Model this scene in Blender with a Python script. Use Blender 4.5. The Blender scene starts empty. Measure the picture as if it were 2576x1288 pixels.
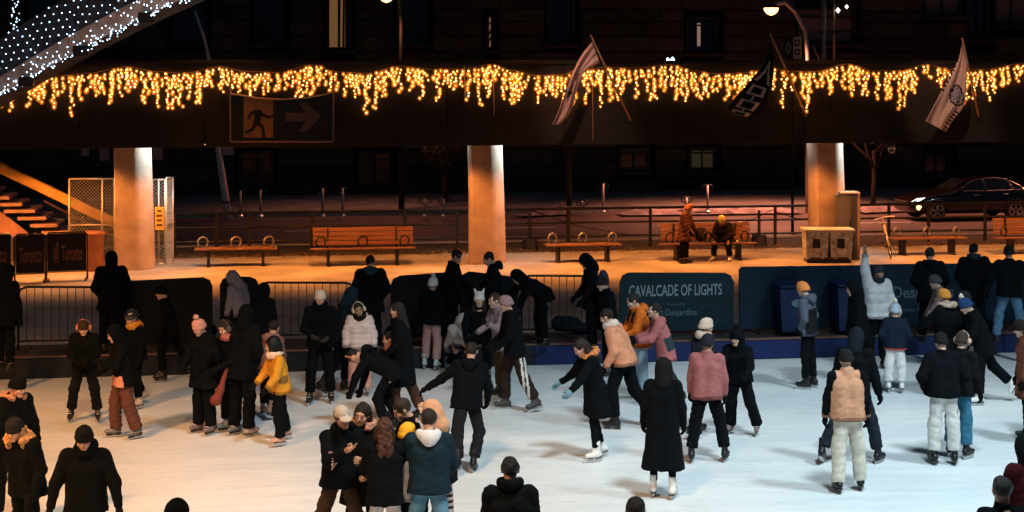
import bpy, bmesh, math, random
import numpy as np
from mathutils import Vector, Matrix, Quaternion, Euler

# ------------------------------------------------------------------ camera, sky, light, exposure
R = math.radians
scene = bpy.context.scene
COL = scene.collection
F, CX, HY, HC, TH = 4213.0, 1288.0, 168.0, 5.3, R(8.5)   # focal length in frame units, horizon row, eye height, yaw
FW = (math.sin(TH), math.cos(TH)); RT = (math.cos(TH), -math.sin(TH))
cam = bpy.data.cameras.new('camera'); camo = bpy.data.objects.new('camera', cam); COL.objects.link(camo)
cam.sensor_width = 36.0; cam.lens = F / 2576 * 36.0; cam.shift_y = -(644 - HY) / 2576
cam.clip_start = 0.1; cam.clip_end = 1000
camo.location = (0, 0, HC); camo.rotation_euler = (R(90), 0, -TH)
scene.camera = camo

world = bpy.data.worlds.new('World'); scene.world = world; world.use_nodes = True
wn = world.node_tree.nodes; wl = world.node_tree.links
sky = wn.new('ShaderNodeTexSky'); sky.sky_type = 'NISHITA'; sky.sun_disc = False
sky.sun_elevation = R(-6); sky.sun_rotation = R(200); sky.air_density = 2.0; sky.dust_density = 2.0
bgn = wn['Background']; bgn.inputs['Strength'].default_value = 0.0
mixw = wn.new('ShaderNodeMixRGB'); mixw.blend_type = 'ADD'; mixw.inputs[0].default_value = 1.0
mixw.inputs[2].default_value = (0.10, 0.22, 0.36, 1)      # even blue ambient added to lift the darkest tones
wl.new(sky.outputs[0], mixw.inputs[1]); wl.new(mixw.outputs[0], bgn.inputs['Color'])
bgn.inputs['Strength'].default_value = 0.11

def lamp(name, kind, loc, energy, color, aim=None, size=None, spot=None, blend=1.0, parent=None):
    l = bpy.data.lights.new(name, kind); l.energy = energy; l.color = color
    o = bpy.data.objects.new(name, l); COL.objects.link(o); o.location = loc
    if aim is not None:
        o.rotation_euler = (Vector(aim) - Vector(loc)).to_track_quat('-Z', 'Y').to_euler()
    if kind == 'AREA':
        l.shape = 'DISK'; l.size = size or 1.0
    elif size is not None: l.shadow_soft_size = size
    if kind == 'SPOT': l.spot_size = R(spot or 60); l.spot_blend = blend
    if parent: o.parent = parent
    return o
# floodlights on the rink's tall masts: sodium at the left, cold white at the right
lamp('flood_sodium', 'SPOT', (-10.5, 11.0, 14), 19500, (1.0, 0.40, 0.105), (-8.3, 18.4, 0), 1.1, 63, 0.6)
lamp('flood_sodium_near', 'SPOT', (-1.5, 10.5, 14), 7800, (1.0, 0.60, 0.30), (-2.0, 18.0, 0), 1.1, 63, 0.6)
lamp('flood_white', 'SPOT', (7.2, 13, 15), 9600, (0.76, 0.94, 1.0), (6.4, 19.2, 0), 1.2, 64, 0.6)
lamp('flood_white_far', 'SPOT', (14, 16, 14), 6600, (0.76, 0.94, 1.0), (12.0, 21.0, 0), 1.1, 64, 0.6)
# moonlight, almost nothing
sun = lamp('moon', 'SUN', (0, 0, 30), 0.004, (0.7, 0.8, 1.0), (10, 20, 0)); sun.data.angle = R(10)

vs = scene.view_settings
vs.view_transform = 'Standard'; vs.look = 'None'; vs.exposure = 0.0; vs.gamma = 1.0; vs.use_curve_mapping = False
scene.render.engine = 'CYCLES'
cy = scene.cycles
cy.use_denoising = True; cy.max_bounces = 5; cy.diffuse_bounces = 3; cy.glossy_bounces = 3; cy.transparent_max_bounces = 6
cy.sample_clamp_indirect = 4.0; cy.use_light_tree = True

# ------------------------------------------------------------------ pixel <-> place
def G(px, py, z=0.0):
    D = F * (HC - z) / (py - HY); l = (px - CX) / F * D
    return Vector((RT[0] * l + FW[0] * D, RT[1] * l + FW[1] * D, z))
def W(px, py, Y):                       # the point of that line of sight on the plane y = Y
    a = (px - CX) / F; b = (HY - py) / F
    d = Vector((FW[0] + RT[0] * a, FW[1] + RT[1] * a, b)); t = Y / d.y
    return Vector((0, 0, HC)) + d * t
def XY(px, Y): return W(px, HY, Y).x

# ------------------------------------------------------------------ materials
MATS = {}
def mat(name, col, rough=0.7, metal=0.0, var=0.0, vscale=8.0, bump=0.0, bscale=60.0, emit=None, estr=0.0, spec=0.4, stretch=None, col2=None, alpha=None, coat=0.0):
    if name in MATS: return MATS[name]
    m = bpy.data.materials.new(name); m.use_nodes = True; MATS[name] = m
    nt = m.node_tree; b = nt.nodes['Principled BSDF']
    b.inputs['Base Color'].default_value = (*col, 1); b.inputs['Roughness'].default_value = rough
    b.inputs['Metallic'].default_value = metal; b.inputs['Specular IOR Level'].default_value = spec
    b.inputs['Coat Weight'].default_value = coat
    tc = None
    def coords(sc):
        nonlocal tc
        if tc is None: tc = nt.nodes.new('ShaderNodeTexCoord')
        mp = nt.nodes.new('ShaderNodeMapping'); mp.inputs['Scale'].default_value = stretch or (1, 1, 1)
        nt.links.new(tc.outputs['Object'], mp.inputs['Vector']); return mp.outputs['Vector']
    if var > 0:
        n = nt.nodes.new('ShaderNodeTexNoise'); n.inputs['Scale'].default_value = vscale; n.inputs['Detail'].default_value = 6
        nt.links.new(coords(vscale), n.inputs['Vector'])
        r = nt.nodes.new('ShaderNodeValToRGB'); c2 = col2 or tuple(min(1, c * (1 + var)) for c in col)
        r.color_ramp.elements[0].position = 0.3; r.color_ramp.elements[1].position = 0.7
        r.color_ramp.elements[0].color = (*[c * (1 - var) for c in col], 1) if col2 is None else (*col, 1)
        r.color_ramp.elements[1].color = (*c2, 1)
        nt.links.new(n.outputs['Fac'], r.inputs['Fac']); nt.links.new(r.outputs['Color'], b.inputs['Base Color'])
    if bump > 0:
        n = nt.nodes.new('ShaderNodeTexNoise'); n.inputs['Scale'].default_value = bscale; n.inputs['Detail'].default_value = 4
        nt.links.new(coords(bscale), n.inputs['Vector'])
        bp = nt.nodes.new('ShaderNodeBump'); bp.inputs['Strength'].default_value = bump; bp.inputs['Distance'].default_value = 0.02
        nt.links.new(n.outputs['Fac'], bp.inputs['Height']); nt.links.new(bp.outputs['Normal'], b.inputs['Normal'])
    if emit:
        b.inputs['Emission Color'].default_value = (*emit, 1); b.inputs['Emission Strength'].default_value = estr
    if alpha is not None: b.inputs['Alpha'].default_value = alpha
    return m
def cloth(col, kind='cloth'):
    k = kind + '_' + '_'.join('%03d' % int(c * 999) for c in col)
    if kind == 'denim': return mat(k, col, 0.9, 0, 0.22, 9, 0.45, 160, spec=0.1)
    if kind == 'shell': return mat(k, col, 0.55, 0, 0.12, 10, 0.25, 40, spec=0.25)
    if kind == 'fur': return mat(k, col, 0.95, 0, 0.5, 60, 1.0, 90, spec=0.05)
    if kind == 'hair': return mat(k, col, 0.55, 0, 0.5, 50, 0.8, 120, spec=0.3, stretch=(1, 1, 0.25))
    return mat(k, col, 0.92, 0, 0.09, 30, 0.5, 140, spec=0.08)

# ------------------------------------------------------------------ mesh helpers
def new_mesh(name, V, Fc, smooth=False):
    me = bpy.data.meshes.new(name); me.from_pydata([tuple(v) for v in V], [], Fc); me.update()
    if smooth: me.polygons.foreach_set('use_smooth', [True] * len(me.polygons))
    return me
def np_mesh(name, V, Q, smooth=True):
    me = bpy.data.meshes.new(name)
    V = np.asarray(V, np.float32); Q = np.asarray(Q, np.int32); n = Q.shape[1] if len(Q) else 4
    me.vertices.add(len(V)); me.vertices.foreach_set('co', V.ravel())
    me.loops.add(Q.size); me.loops.foreach_set('vertex_index', Q.ravel())
    me.polygons.add(len(Q)); me.polygons.foreach_set('loop_start', np.arange(0, Q.size, n, dtype=np.int32))
    if smooth: me.polygons.foreach_set('use_smooth', np.ones(len(Q), bool))
    me.update(calc_edges=True); return me
def link(name, me, m=None, parent=None, loc=None, rot=None):
    o = bpy.data.objects.new(name, me); COL.objects.link(o)
    if m is not None and me is not None and len(me.materials) == 0:
        for mm in (m if isinstance(m, (list, tuple)) else [m]): me.materials.append(mm)
    if parent is not None: o.parent = parent
    if loc is not None: o.location = loc
    if rot is not None: o.rotation_euler = rot
    return o
def tag(o, label, cat, group=None, kind=None):
    o['label'] = label; o['category'] = cat
    if group: o['group'] = group
    if kind: o['kind'] = kind
    return o
def empty(name, loc=(0, 0, 0), rz=0.0):
    o = bpy.data.objects.new(name, None); COL.objects.link(o); o.location = loc; o.rotation_euler = (0, 0, rz); o.empty_display_size = 0.1
    return o
class MB:
    """collects boxes, tubes, prisms; build() links them as one mesh object"""
    def __init__(s): s.V = []; s.F = []; s.M = []; s.mi = 0
    def add(s, V, Fc):
        k = len(s.V); s.V += [tuple(v) for v in V]; s.F += [tuple(i + k for i in f) for f in Fc]; s.M += [s.mi] * len(Fc); return s
    def box(s, c, d, rot=None, bev=0.0):
        x, y, z = (q / 2 for q in d); b = min(bev, x * .9, y * .9, z * .9)
        if b > 0:
            V = []
            for sz in (-1, 1):
                for (zz, ins) in (((sz * z), b), (sz * (z - b), 0)) if sz < 0 else ((sz * (z - b), 0), (sz * z, b)):
                    for sx, sy in ((-1, -1), (1, -1), (1, 1), (-1, 1)):
                        V.append((sx * (x - ins), sy * (y - ins), zz))
            Fc = [(3, 2, 1, 0), (12, 13, 14, 15)]
            for r in range(3):
                for i in range(4):
                    j = (i + 1) % 4; Fc.append((r * 4 + i, r * 4 + j, r * 4 + 4 + j, r * 4 + 4 + i))
        else:
            V = [(sx * x, sy * y, sz * z) for sz in (-1, 1) for sx, sy in ((-1, -1), (1, -1), (1, 1), (-1, 1))]
            Fc = [(3, 2, 1, 0), (4, 5, 6, 7)] + [(i, (i + 1) % 4, 4 + (i + 1) % 4, 4 + i) for i in range(4)]
        Mx = Matrix.Translation(Vector(c)) @ (rot.to_4x4() if rot is not None else Matrix())
        return s.add([Mx @ Vector(v) for v in V], Fc)
    def tube(s, pts, r, n=8, cap=True):
        pts = [Vector(p) for p in pts]; rs = r if isinstance(r, (list, tuple)) else [r] * len(pts)
        V = []; up = Vector((0, 0, 1)); prev = None
        for i, p in enumerate(pts):
            d = (pts[min(i + 1, len(pts) - 1)] - pts[max(i - 1, 0)]).normalized()
            if prev is None:
                a = d.cross(up)
                if a.length < 1e-3: a = d.cross(Vector((1, 0, 0)))
                a.normalize()
            else:
                a = (prev - d * prev.dot(d))
                a = a.normalized() if a.length > 1e-6 else d.orthogonal().normalized()
            prev = a; b = d.cross(a)
            for k in range(n):
                t = 2 * math.pi * k / n; V.append(p + (a * math.cos(t) + b * math.sin(t)) * rs[i])
        Fc = []
        for i in range(len(pts) - 1):
            for k in range(n):
                j = (k + 1) % n; Fc.append((i * n + k, i * n + j, i * n + n + j, i * n + n + k))
        if cap:
            Fc.append(tuple(range(n - 1, -1, -1))); q = (len(pts) - 1) * n; Fc.append(tuple(q + k for k in range(n)))
        return s.add(V, Fc)
    def prism(s, poly, a, b, fn):          # fn(u, v, w) -> point; poly in (u, v), extruded w from a to b
        n = len(poly)
        V = [fn(u, v, a) for u, v in poly] + [fn(u, v, b) for u, v in poly]
        return s.add(V, [tuple(range(n - 1, -1, -1)), tuple(range(n, 2 * n))] + [(i, (i + 1) % n, n + (i + 1) % n, n + i) for i in range(n)])
    def lathe(s, prof, c=(0, 0, 0), n=16, rot=None):
        V = []; c = Vector(c)
        for r, z in prof:
            for k in range(n):
                t = 2 * math.pi * k / n; v = Vector((r * math.cos(t), r * math.sin(t), z))
                V.append(c + (rot @ v if rot is not None else v))
        Fc = [(i * n + k, i * n + (k + 1) % n, (i + 1) * n + (k + 1) % n, (i + 1) * n + k) for i in range(len(prof) - 1) for k in range(n)]
        Fc += [tuple(range(n - 1, -1, -1)), tuple((len(prof) - 1) * n + k for k in range(n))]
        return s.add(V, Fc)
    def mesh(s, name, smooth=False):
        me = new_mesh(name, s.V, s.F, smooth)
        if any(s.M): me.polygons.foreach_set('material_index', s.M)
        return me
    def build(s, name, m, parent=None, smooth=False, loc=None, rot=None):
        return link(name, s.mesh(name, smooth), m, parent, loc, rot)
def smooth_by_angle(o, deg=40):
    me = o.data
    me.polygons.foreach_set('use_smooth', [True] * len(me.polygons))
    me.set_sharp_from_angle(angle=R(deg))
def struct(o): o['kind'] = 'structure'; return o
def text_mesh(txt, w, h, depth=0.004, bold=0.0, name='lettering'):
    cu = bpy.data.curves.new(name, 'FONT'); cu.body = txt; cu.size = 1.0; cu.extrude = 0.0; cu.offset = bold; cu.resolution_u = 3
    to = bpy.data.objects.new(name, cu); COL.objects.link(to)
    dg = bpy.context.evaluated_depsgraph_get(); me = bpy.data.meshes.new_from_object(to.evaluated_get(dg))
    bpy.data.objects.remove(to); bpy.data.curves.remove(cu)
    n = len(me.vertices); co = np.empty(n * 3, np.float32); me.vertices.foreach_get('co', co); co = co.reshape(-1, 3)
    lo, hi = co.min(0), co.max(0)
    out = np.zeros_like(co)
    out[:, 0] = (co[:, 0] - (lo[0] + hi[0]) / 2) * (w / (hi[0] - lo[0])); out[:, 2] = (co[:, 1] - (lo[1] + hi[1]) / 2) * (h / (hi[1] - lo[1]))
    me.vertices.foreach_set('co', out.ravel()); me.update(); me.materials.clear()
    me.name = name
    return me

# ------------------------------------------------------------------ distance fields and surface nets (bodies, clothes)
def seg(P, a, b, r0, r1):
    a = np.asarray(a, np.float32); b = np.asarray(b, np.float32); ab = b - a; L = float(ab @ ab) + 1e-9
    t = np.clip(((P - a) @ ab) / L, 0, 1)
    return np.sqrt(((P - a - t[..., None] * ab) ** 2).sum(-1)) - (r0 + (r1 - r0) * t)
def ell(P, c, r):
    q = (P - np.asarray(c, np.float32)) / np.asarray(r, np.float32); k = np.sqrt((q * q).sum(-1))
    return (k - 1) * min(r)
def smin(a, b, k):
    h = np.clip(0.5 + 0.5 * (b - a) / k, 0, 1); return b + (a - b) * h - k * h * (1 - h)
def smax(a, b, k): return -smin(-a, -b, k)
def nets(fn, lo, hi, h):
    lo = np.asarray(lo, np.float32); hi = np.asarray(hi, np.float32)
    n = np.ceil((hi - lo) / h).astype(int) + 1
    g = np.stack(np.meshgrid(*[lo[i] + h * np.arange(n[i], dtype=np.float32) for i in range(3)], indexing='ij'), -1)
    f = fn(g)
    s = f < 0; nx, ny, nz = f.shape
    c = np.zeros((nx - 1, ny - 1, nz - 1), np.int8)
    cor = [(i, j, k) for i in (0, 1) for j in (0, 1) for k in (0, 1)]
    for i, j, k in cor: c += s[i:nx - 1 + i, j:ny - 1 + j, k:nz - 1 + k]
    act = (c > 0) & (c < 8); idx = np.argwhere(act)
    fv = {q: f[idx[:, 0] + q[0], idx[:, 1] + q[1], idx[:, 2] + q[2]] for q in cor}
    acc = np.zeros((len(idx), 3), np.float32); cnt = np.zeros(len(idx), np.float32)
    for a in cor:
        for ax in range(3):
            if a[ax] == 1: continue
            b = list(a); b[ax] = 1; b = tuple(b)
            x = (fv[a] < 0) != (fv[b] < 0); t = np.where(x, fv[a] / np.where(x, fv[a] - fv[b], 1), 0)
            p = np.tile(np.asarray(a, np.float32), (len(idx), 1)); p[:, ax] += t
            acc += p * x[:, None]; cnt += x
    V = lo + h * (idx + acc / np.maximum(cnt, 1)[:, None])
    vid = -np.ones(act.shape, np.int32); vid[act] = np.arange(len(idx))
    Q = []
    for ax in range(3):
        o1, o2 = (ax + 1) % 3, (ax + 2) % 3
        sl0 = [slice(None)] * 3; sl1 = [slice(None)] * 3
        sl0[ax] = slice(0, -1); sl1[ax] = slice(1, None)
        A, B = s[tuple(sl0)], s[tuple(sl1)]
        e = np.argwhere(A != B)
        e = e[(e[:, o1] > 0) & (e[:, o2] > 0) & (e[:, o1] < f.shape[o1] - 1) & (e[:, o2] < f.shape[o2] - 1)]
        if not len(e): continue
        inside = A[e[:, 0], e[:, 1], e[:, 2]]
        def at(d1, d2):
            q = e.copy(); q[:, o1] += d1; q[:, o2] += d2; return vid[q[:, 0], q[:, 1], q[:, 2]]
        q = np.stack([at(-1, -1), at(0, -1), at(0, 0), at(-1, 0)], 1)
        q[~inside] = q[~inside][:, ::-1]
        Q.append(q)
    Q = np.concatenate(Q) if Q else np.zeros((0, 4), np.int32)
    return V, Q
def normals(V, Q):
    n = np.cross(V[Q[:, 2]] - V[Q[:, 0]], V[Q[:, 3]] - V[Q[:, 1]]); N = np.zeros_like(V)
    for i in range(4): np.add.at(N, Q[:, i], n)
    return N / (np.linalg.norm(N, axis=1, keepdims=True) + 1e-9)
def wobble(V, seed, f=14.0):
    r = np.random.RandomState(seed); out = np.zeros(len(V), np.float32); w = V + 0.03 * np.sin(V[:, [1, 2, 0]] * 9 + seed)
    for i in range(6):
        k = r.normal(size=3); k /= np.linalg.norm(k); fr = f * (0.6 + 1.2 * r.rand()); out += np.sin(w @ (k * fr) + r.rand() * 6.28) / 3
    return out
def creases(V, seed, f):
    return .42 - np.abs(wobble(V, seed, f)) * 1.1
# ------------------------------------------------------------------ people
SKIN = [mat('skin_%d' % i, c, 0.55, 0, 0.12, 25, 0.15, 90, spec=0.35) for i, c in enumerate([(0.55, 0.33, 0.24), (0.42, 0.24, 0.16), (0.22, 0.11, 0.065)])]
EYE = mat('eye_and_brow', (0.05, 0.032, 0.025), 0.4); LIP = mat('lip', (0.36, 0.13, 0.11), 0.5)
STEEL = mat('skate_steel', (0.62, 0.64, 0.66), 0.3, 0.9); HOLDER = mat('blade_holder', (0.62, 0.62, 0.6), 0.5)
HOLDER_D = mat('blade_holder_dark', (0.03, 0.03, 0.035), 0.5)

def head_field(P):
    d = ell(P, (0, .012, .025), (.077, .096, .094))
    d = smin(d, ell(P, (0, -.028, -.052), (.058, .064, .064)), .03)
    d = smin(d, seg(P, (-.012, -.072, -.095), (.012, -.072, -.095), .02, .02), .025)
    d = smin(d, seg(P, (-.036, -.077, .024), (.036, -.077, .024), .012, .012), .02)
    for s in (-1, 1):
        d = smax(d, -ell(P, (s * .032, -.103, .002), (.02, .018, .013)), .012)
        d = smin(d, seg(P, (s * .031, -.082, .002), (s * .031, -.083, .002), .0125, .0125), .003)
        d = smin(d, ell(P, (s * .079, .006, -.005), (.013, .024, .034)), .008)
        d = smin(d, ell(P, (s * .04, -.062, -.03), (.024, .026, .024)), .02)
    d = smin(d, seg(P, (0, -.088, .010), (0, -.1035, -.026), .009, .0125), .012)
    d = smin(d, seg(P, (-.019, -.090, -.058), (.019, -.090, -.058), .0075, .0075), .008)
    d = smin(d, seg(P, (0, .02, -.07), (0, .04, -.20), .054, .06), .03)
    return d
_hv, _hq = nets(head_field, (-.11, -.14, -.22), (.11, .13, .14), .0075)
_hc = _hv[_hq].mean(1)
_hm = np.zeros(len(_hq), np.int32)
_front = _hc[:, 1] < -.06
_ex = np.minimum(np.abs(_hc[:, 0] - .031), np.abs(_hc[:, 0] + .031))
_hm[_front & (((_ex / .012) ** 2 + ((_hc[:, 2] - .002) / .006) ** 2) < 1)] = 1
_hm[_front & (_ex < .019) & (np.abs(_hc[:, 2] - .031) < .0042)] = 1
_hm[_front & (np.abs(_hc[:, 0]) < .024) & (np.abs(_hc[:, 2] + .058) < .009)] = 2

def hand_template(pose):
    def fld(P):
        d = smin(seg(P, (0, 0, .02), (0, .0, -.05), .026, .03), seg(P, (0, -.022, -.04), (0, -.026, -.078), .018, .014), .02)
        d = smin(d, seg(P, (0, .02, -.04), (0, .026, -.072), .018, .014), .02); d = smin(d, seg(P, (0, 0, -.04), (0, 0, -.082), .018, .015), .02)
        for i, (y0, L) in enumerate(((-.028, .070), (-.0095, .080), (.0095, .074), (.028, .058))):
            if pose == 'open': c1, c2, sp = 3, 6, (i - 1.5) * 9
            elif pose == 'vee': c1, c2, sp = (5, 8, (i - .5) * 22) if i < 2 else (70, 165, 0)
            elif pose == 'grip': c1, c2, sp = 55, 120, 0
            else: c1, c2, sp = 22 + 5 * i, 50 + 6 * i, (i - 1.5) * 3
            b = np.array((0, y0, -.08)); a1, a2, s_ = R(c1), R(c2), R(sp)
            m = b + L * .52 * np.array((math.sin(a1), math.sin(s_) * math.cos(a1), -math.cos(a1) * math.cos(s_)))
            e = m + L * .48 * np.array((math.sin(a2), math.sin(s_) * math.cos(a2), -math.cos(a2) * math.cos(s_)))
            d = smin(d, np.minimum(seg(P, b, m, .0095, .0085), seg(P, m, e, .0085, .007)), .004)
        k = 1.0 if pose == 'open' else .45
        b = np.array((.006, -.024, -.022)); m = b + np.array((.012, -.040 * k - .008, -.026)); e = m + np.array((.008 if pose != 'vee' else .03, -.012 * k, -.028))
        return smin(d, np.minimum(seg(P, b, m, .014, .0105), seg(P, m, e, .0105, .008)), .008)
    return nets(fld, (-.06, -.1, -.19), (.11, .09, .05), .006)
HANDS = {p: hand_template(p) for p in ('relaxed', 'open', 'vee', 'grip')}

def boot_template(shaft):
    def fld(P):
        d = smin(seg(P, (0, .045, -.04), (0, -.03, -.035), .042, .044), seg(P, (0, -.03, -.045), (0, -.145, -.052), .043, .036), .03)
        d = smin(d, seg(P, (0, .010, -.03), (0, .012, shaft), .044, .047), .03)
        if shaft > .06: d = smin(d, seg(P, (0, -.04, .0), (0, -.022, .09), .026, .024), .02)
        return np.maximum(smax(d, -.082 - P[..., 2], .008), P[..., 2] - shaft)
    return nets(fld, (-.08, -.21, -.11), (.08, .12, .2), .011)
BOOTS = {'skate': boot_template(.15), 'shoe': boot_template(.03)}
def blade_mesh(fig):
    b = MB(); pr = [(.085, -.118), (.095, -.142), (-.16, -.142), (-.195, -.134), (-.205, -.12)]
    b.prism(pr, -.0025, .0025, lambda u, v, w: (w, u, v)); b.mi = 1
    b.box((0, .035, -.099), (.026, .07, .05), bev=.006); b.box((0, -.105, -.099), (.024, .09, .05), bev=.006)
    if not fig: b.box((0, -.03, -.112), (.014, .22, .018), bev=.004)
    b.mi = 2; b.box((0, -.03, -.084), (.07, .23, .012), bev=.004)
    return b
BLADES = {}
def skate_meshes(col, holder=None):
    k = (tuple(col), holder)
    if k not in BLADES:
        V, Q = BOOTS['skate']; bm_ = np_mesh('skate', V, Q); bm_.materials.append(mat('boot_%d_%d_%d' % tuple(int(c * 999) for c in col), col, .45, 0, .15, 30, .15, 60, spec=.4))
        bl = blade_mesh(sum(col) > 1).mesh('blade')
        for m_ in (STEEL, HOLDER if (holder or sum(col) > 1) else HOLDER_D, mat('sole_dark', (.05, .045, .04), .6)): bl.materials.append(m_)
        lc = MB(); r_ = random.Random(1)
        for i in range(5):
            z = -.0 + i * .028
            lc.tube([(-.03, -.045 + .012 * i - (.05 if i == 0 else 0), z - .008), (0, -.078 + .008 * i - (.035 if i == 0 else 0), z), (.03, -.045 + .012 * i - (.05 if i == 0 else 0), z - .008)], .0045, 5)
        la = lc.mesh('lace'); la.materials.append(mat('lace', (.7, .7, .68) if sum(col) < 1 else (.25, .25, .25), .9))
        BLADES[k] = (bm_, bl, la)
    return BLADES[k]
SHOES = {}
def shoe_mesh(col):
    k = tuple(col)
    if k not in SHOES:
        V, Q = BOOTS['shoe']; me = np_mesh('shoe', V, Q); me.materials.append(mat('shoe_%d_%d_%d' % tuple(int(c * 999) for c in col), col, .6, 0, .15, 30)); SHOES[k] = me
    return SHOES[k]

def adir(side, f, o):      # limb direction from angles forward f and outward o, person faces -y; side +1 = the person's left (+x)
    f, o = R(f), R(o); return np.array((side * math.sin(o), -math.sin(f) * math.cos(o), -math.cos(f) * math.cos(o)))
def frame_from(dirv, roll_hint):
    z = -np.asarray(dirv, float); z /= np.linalg.norm(z); y = np.asarray(roll_hint, float); y = y - z * (y @ z); y /= np.linalg.norm(y) + 1e-9
    x = np.cross(y, z); return np.stack([x, y, z], 1)
STAND = ((2, 4, -2, 2), (-1, 4, -3, 2)); HANG = ((4, 11, 14, 4), (2, 11, 12, 4)); POCK = ((-12, 22, 34, -28), (-12, 22, 34, -28))
GLIDE = ((14, 5, -6, 3), (-10, 7, -30, 6)); STRIDE = ((24, 4, -4, 2), (-18, 10, -42, 8)); FRONT = ((18, 8, 70, -25), (18, 8, 70, -25))
WIDE = ((5, 11, 0, 7), (0, 11, -8, 8))
NPERS = [0]
def person(label, at=None, head=None, z0=0.0, H=1.72, face=0, lean=3, side=0, legs=STAND, arms=HANG, hp=8, hy=0, hr=0,
           jk=(.004, .005, .007), jkind='hip', puff=.02, quilt=0, jm='cloth', sleeve=None, tr=(.004, .005, .007), fit=.02, tm='cloth',
           hat=None, pom=None, hair='short', hairc=(.015, .011, .009), hood=None, fur=None, scarf=None, muffs=None,
           skate=(.008, .008, .010), holder=None, shoe=None, glove=None, hands=('relaxed', 'relaxed'), skin=0, group='skaters on the ice',
           hem=None, slim=1.0, foot_pitch=(0, 0), cat='person', sink=0.0, patch=None, helmet=None, cap=None, band=None, drop=0.0, strap=None, pack=None, ears=None):
    NPERS[0] += 1; seed = NPERS[0]; k = H / 1.76; kid = H < 1.5
    sk = .06 if skate is not None and shoe is None else 0.0
    hs = (.95 if not kid else .92) * (.98 if H < 1.66 else 1.0)
    leanr, sider = R(lean), R(side)
    u = np.array((math.sin(sider), -math.sin(leanr) * math.cos(sider), math.cos(leanr) * math.cos(sider))); r = np.array((math.cos(sider), 0, -math.sin(sider)))
    fwd = np.cross(r, u)
    P0 = np.zeros(3)
    hip = [P0 + r * s * .092 * k for s in (1, -1)]
    knee = []; ank = []
    for i, s in enumerate((1, -1)):
        f, o, f2, o2 = legs[i]; kn = hip[i] + adir(s, f, o) * .43 * k; knee.append(kn); ank.append(kn + adir(s, f2, o2) * .42 * k)
    base = min(ank[i][2] for i in (0, 1)) - .082 - sk
    mid = (ank[0] + ank[1]) / 2
    off = np.array((-mid[0], -mid[1] + .02, -base - sink))
    P0 = P0 + off; hip = [h + off for h in hip]; knee = [h + off for h in knee]; ank = [h + off for h in ank]
    chest = P0 + u * .33 * k; neck = P0 + u * .51 * k
    sh = [P0 + u * .455 * k + r * s * .170 * k * slim for s in (1, -1)]
    elb = []; wri = []
    for i, s in enumerate((1, -1)):
        f, o, f2, o2 = arms[i]; e = sh[i] + adir(s, f, o) * .285 * k; elb.append(e); wri.append(e + adir(s, f2, o2) * .25 * k)
    # head
    Rh = (Matrix.Rotation(sider * .5, 3, 'Y') @ Matrix.Rotation(R(hy), 3, 'Z') @ Matrix.Rotation(R(hr), 3, 'Y') @ Matrix.Rotation(R(hp + lean * .45), 3, 'X'))
    Rh = np.array(Rh); hc = neck + u * .055 * k + Rh @ np.array((0, -.028, .112)) * hs
    def tohead(V): return (np.asarray(V) * hs) @ Rh.T + hc
    sc1 = slim
    # body field
    prim_b = []
    tw = .085 * k * sc1
    for s in (1, -1):
        prim_b += [(P0 - u * .02 * k + r * s * .05 * k, chest + r * s * tw, .075 * k, .088 * k), (chest + r * s * .06 * k, neck - u * .04 * k, .09 * k, .05 * k)]
    for i in (0, 1):
        prim_b += [(neck - u * .06 * k, sh[i], .05 * k, .05 * k), (sh[i], elb[i], .038 * k, .032 * k), (elb[i], wri[i], .032 * k, .026 * k),
                   (hip[i], knee[i], .06 * k, .042 * k), (knee[i], ank[i], .042 * k, .032 * k)]
    prim_b.append((neck - u * .05 * k, tohead([(0, .02, -.08)])[0], .055 * k, .05 * k))
    def field(prims, kk=.035):
        def fn(P):
            d = None
            for (a, b, r0, r1) in prims:
                e = seg(P, a, b, r0, r1); d = e if d is None else smin(d, e, kk)
            return d
        return fn
    def bounds(prims, pad=.04):
        A = np.array([p for q in prims for p in (q[0], q[1])]); m = max(max(q[2], q[3]) for q in prims) + pad
        return A.min(0) - m, A.max(0) + m
    lo, hi = bounds(prim_b); V, Q = nets(field(prim_b), lo, hi, .03)
    Vs, Qs, Ms = [V], [Q], [np.zeros(len(Q), np.int32)]; nv = len(V)
    def join(V, Q, M=None):
        nonlocal nv
        Vs.append(np.asarray(V, np.float32)); Qs.append(Q + nv); Ms.append(np.zeros(len(Q), np.int32) if M is None else M); nv += len(V)
    join(tohead(_hv), _hq, _hm)
    handM = []
    for i, s in enumerate((1, -1)):
        V, Q = HANDS[hands[i]]; dv = wri[i] - elb[i]
        Rw = frame_from(dv, (0, 1, 0) if abs(dv[1]) < .2 else (0, .3, 1)); q = Q
        V = V.copy()
        if s > 0: V[:, 0] *= -1; q = Q[:, ::-1]
        kk = k * (1.05 if hands[i] in ('open', 'vee') else 1.0)
        Vw = (V * kk) @ Rw.T + wri[i]; handM.append((Vw, q, V, Rw, kk)); join(Vw, q)
    me = np_mesh('person', np.concatenate(Vs), np.concatenate(Qs)); me.polygons.foreach_set('material_index', np.concatenate(Ms))
    for m_ in (SKIN[skin], EYE, LIP): me.materials.append(m_)
    # place
    if at is not None: pos = G(at[0], at[1], z0 + drop)
    else:
        top = tohead([(0, .01, .125 + (.03 if hat or hood else .01))])[0][2] + z0
        s_ = (head[1] - HY) / (HC - top); D = F / s_; l = (head[0] - CX) / s_
        pos = Vector((RT[0] * l + FW[0] * D, RT[1] * l + FW[1] * D, z0))
    o = link('person', me, None, None, pos, (0, 0, R(face) - TH)); tag(o, label, 'person', group)

    def part(name, V, Q, m, parent=o, slots=None):
        me_ = np_mesh(name, V, Q)
        for mm in (slots or [m]): me_.materials.append(mm)
        return link(name, me_, None, parent)
    # ---- jacket
    t = puff * .8; pj = []
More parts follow.
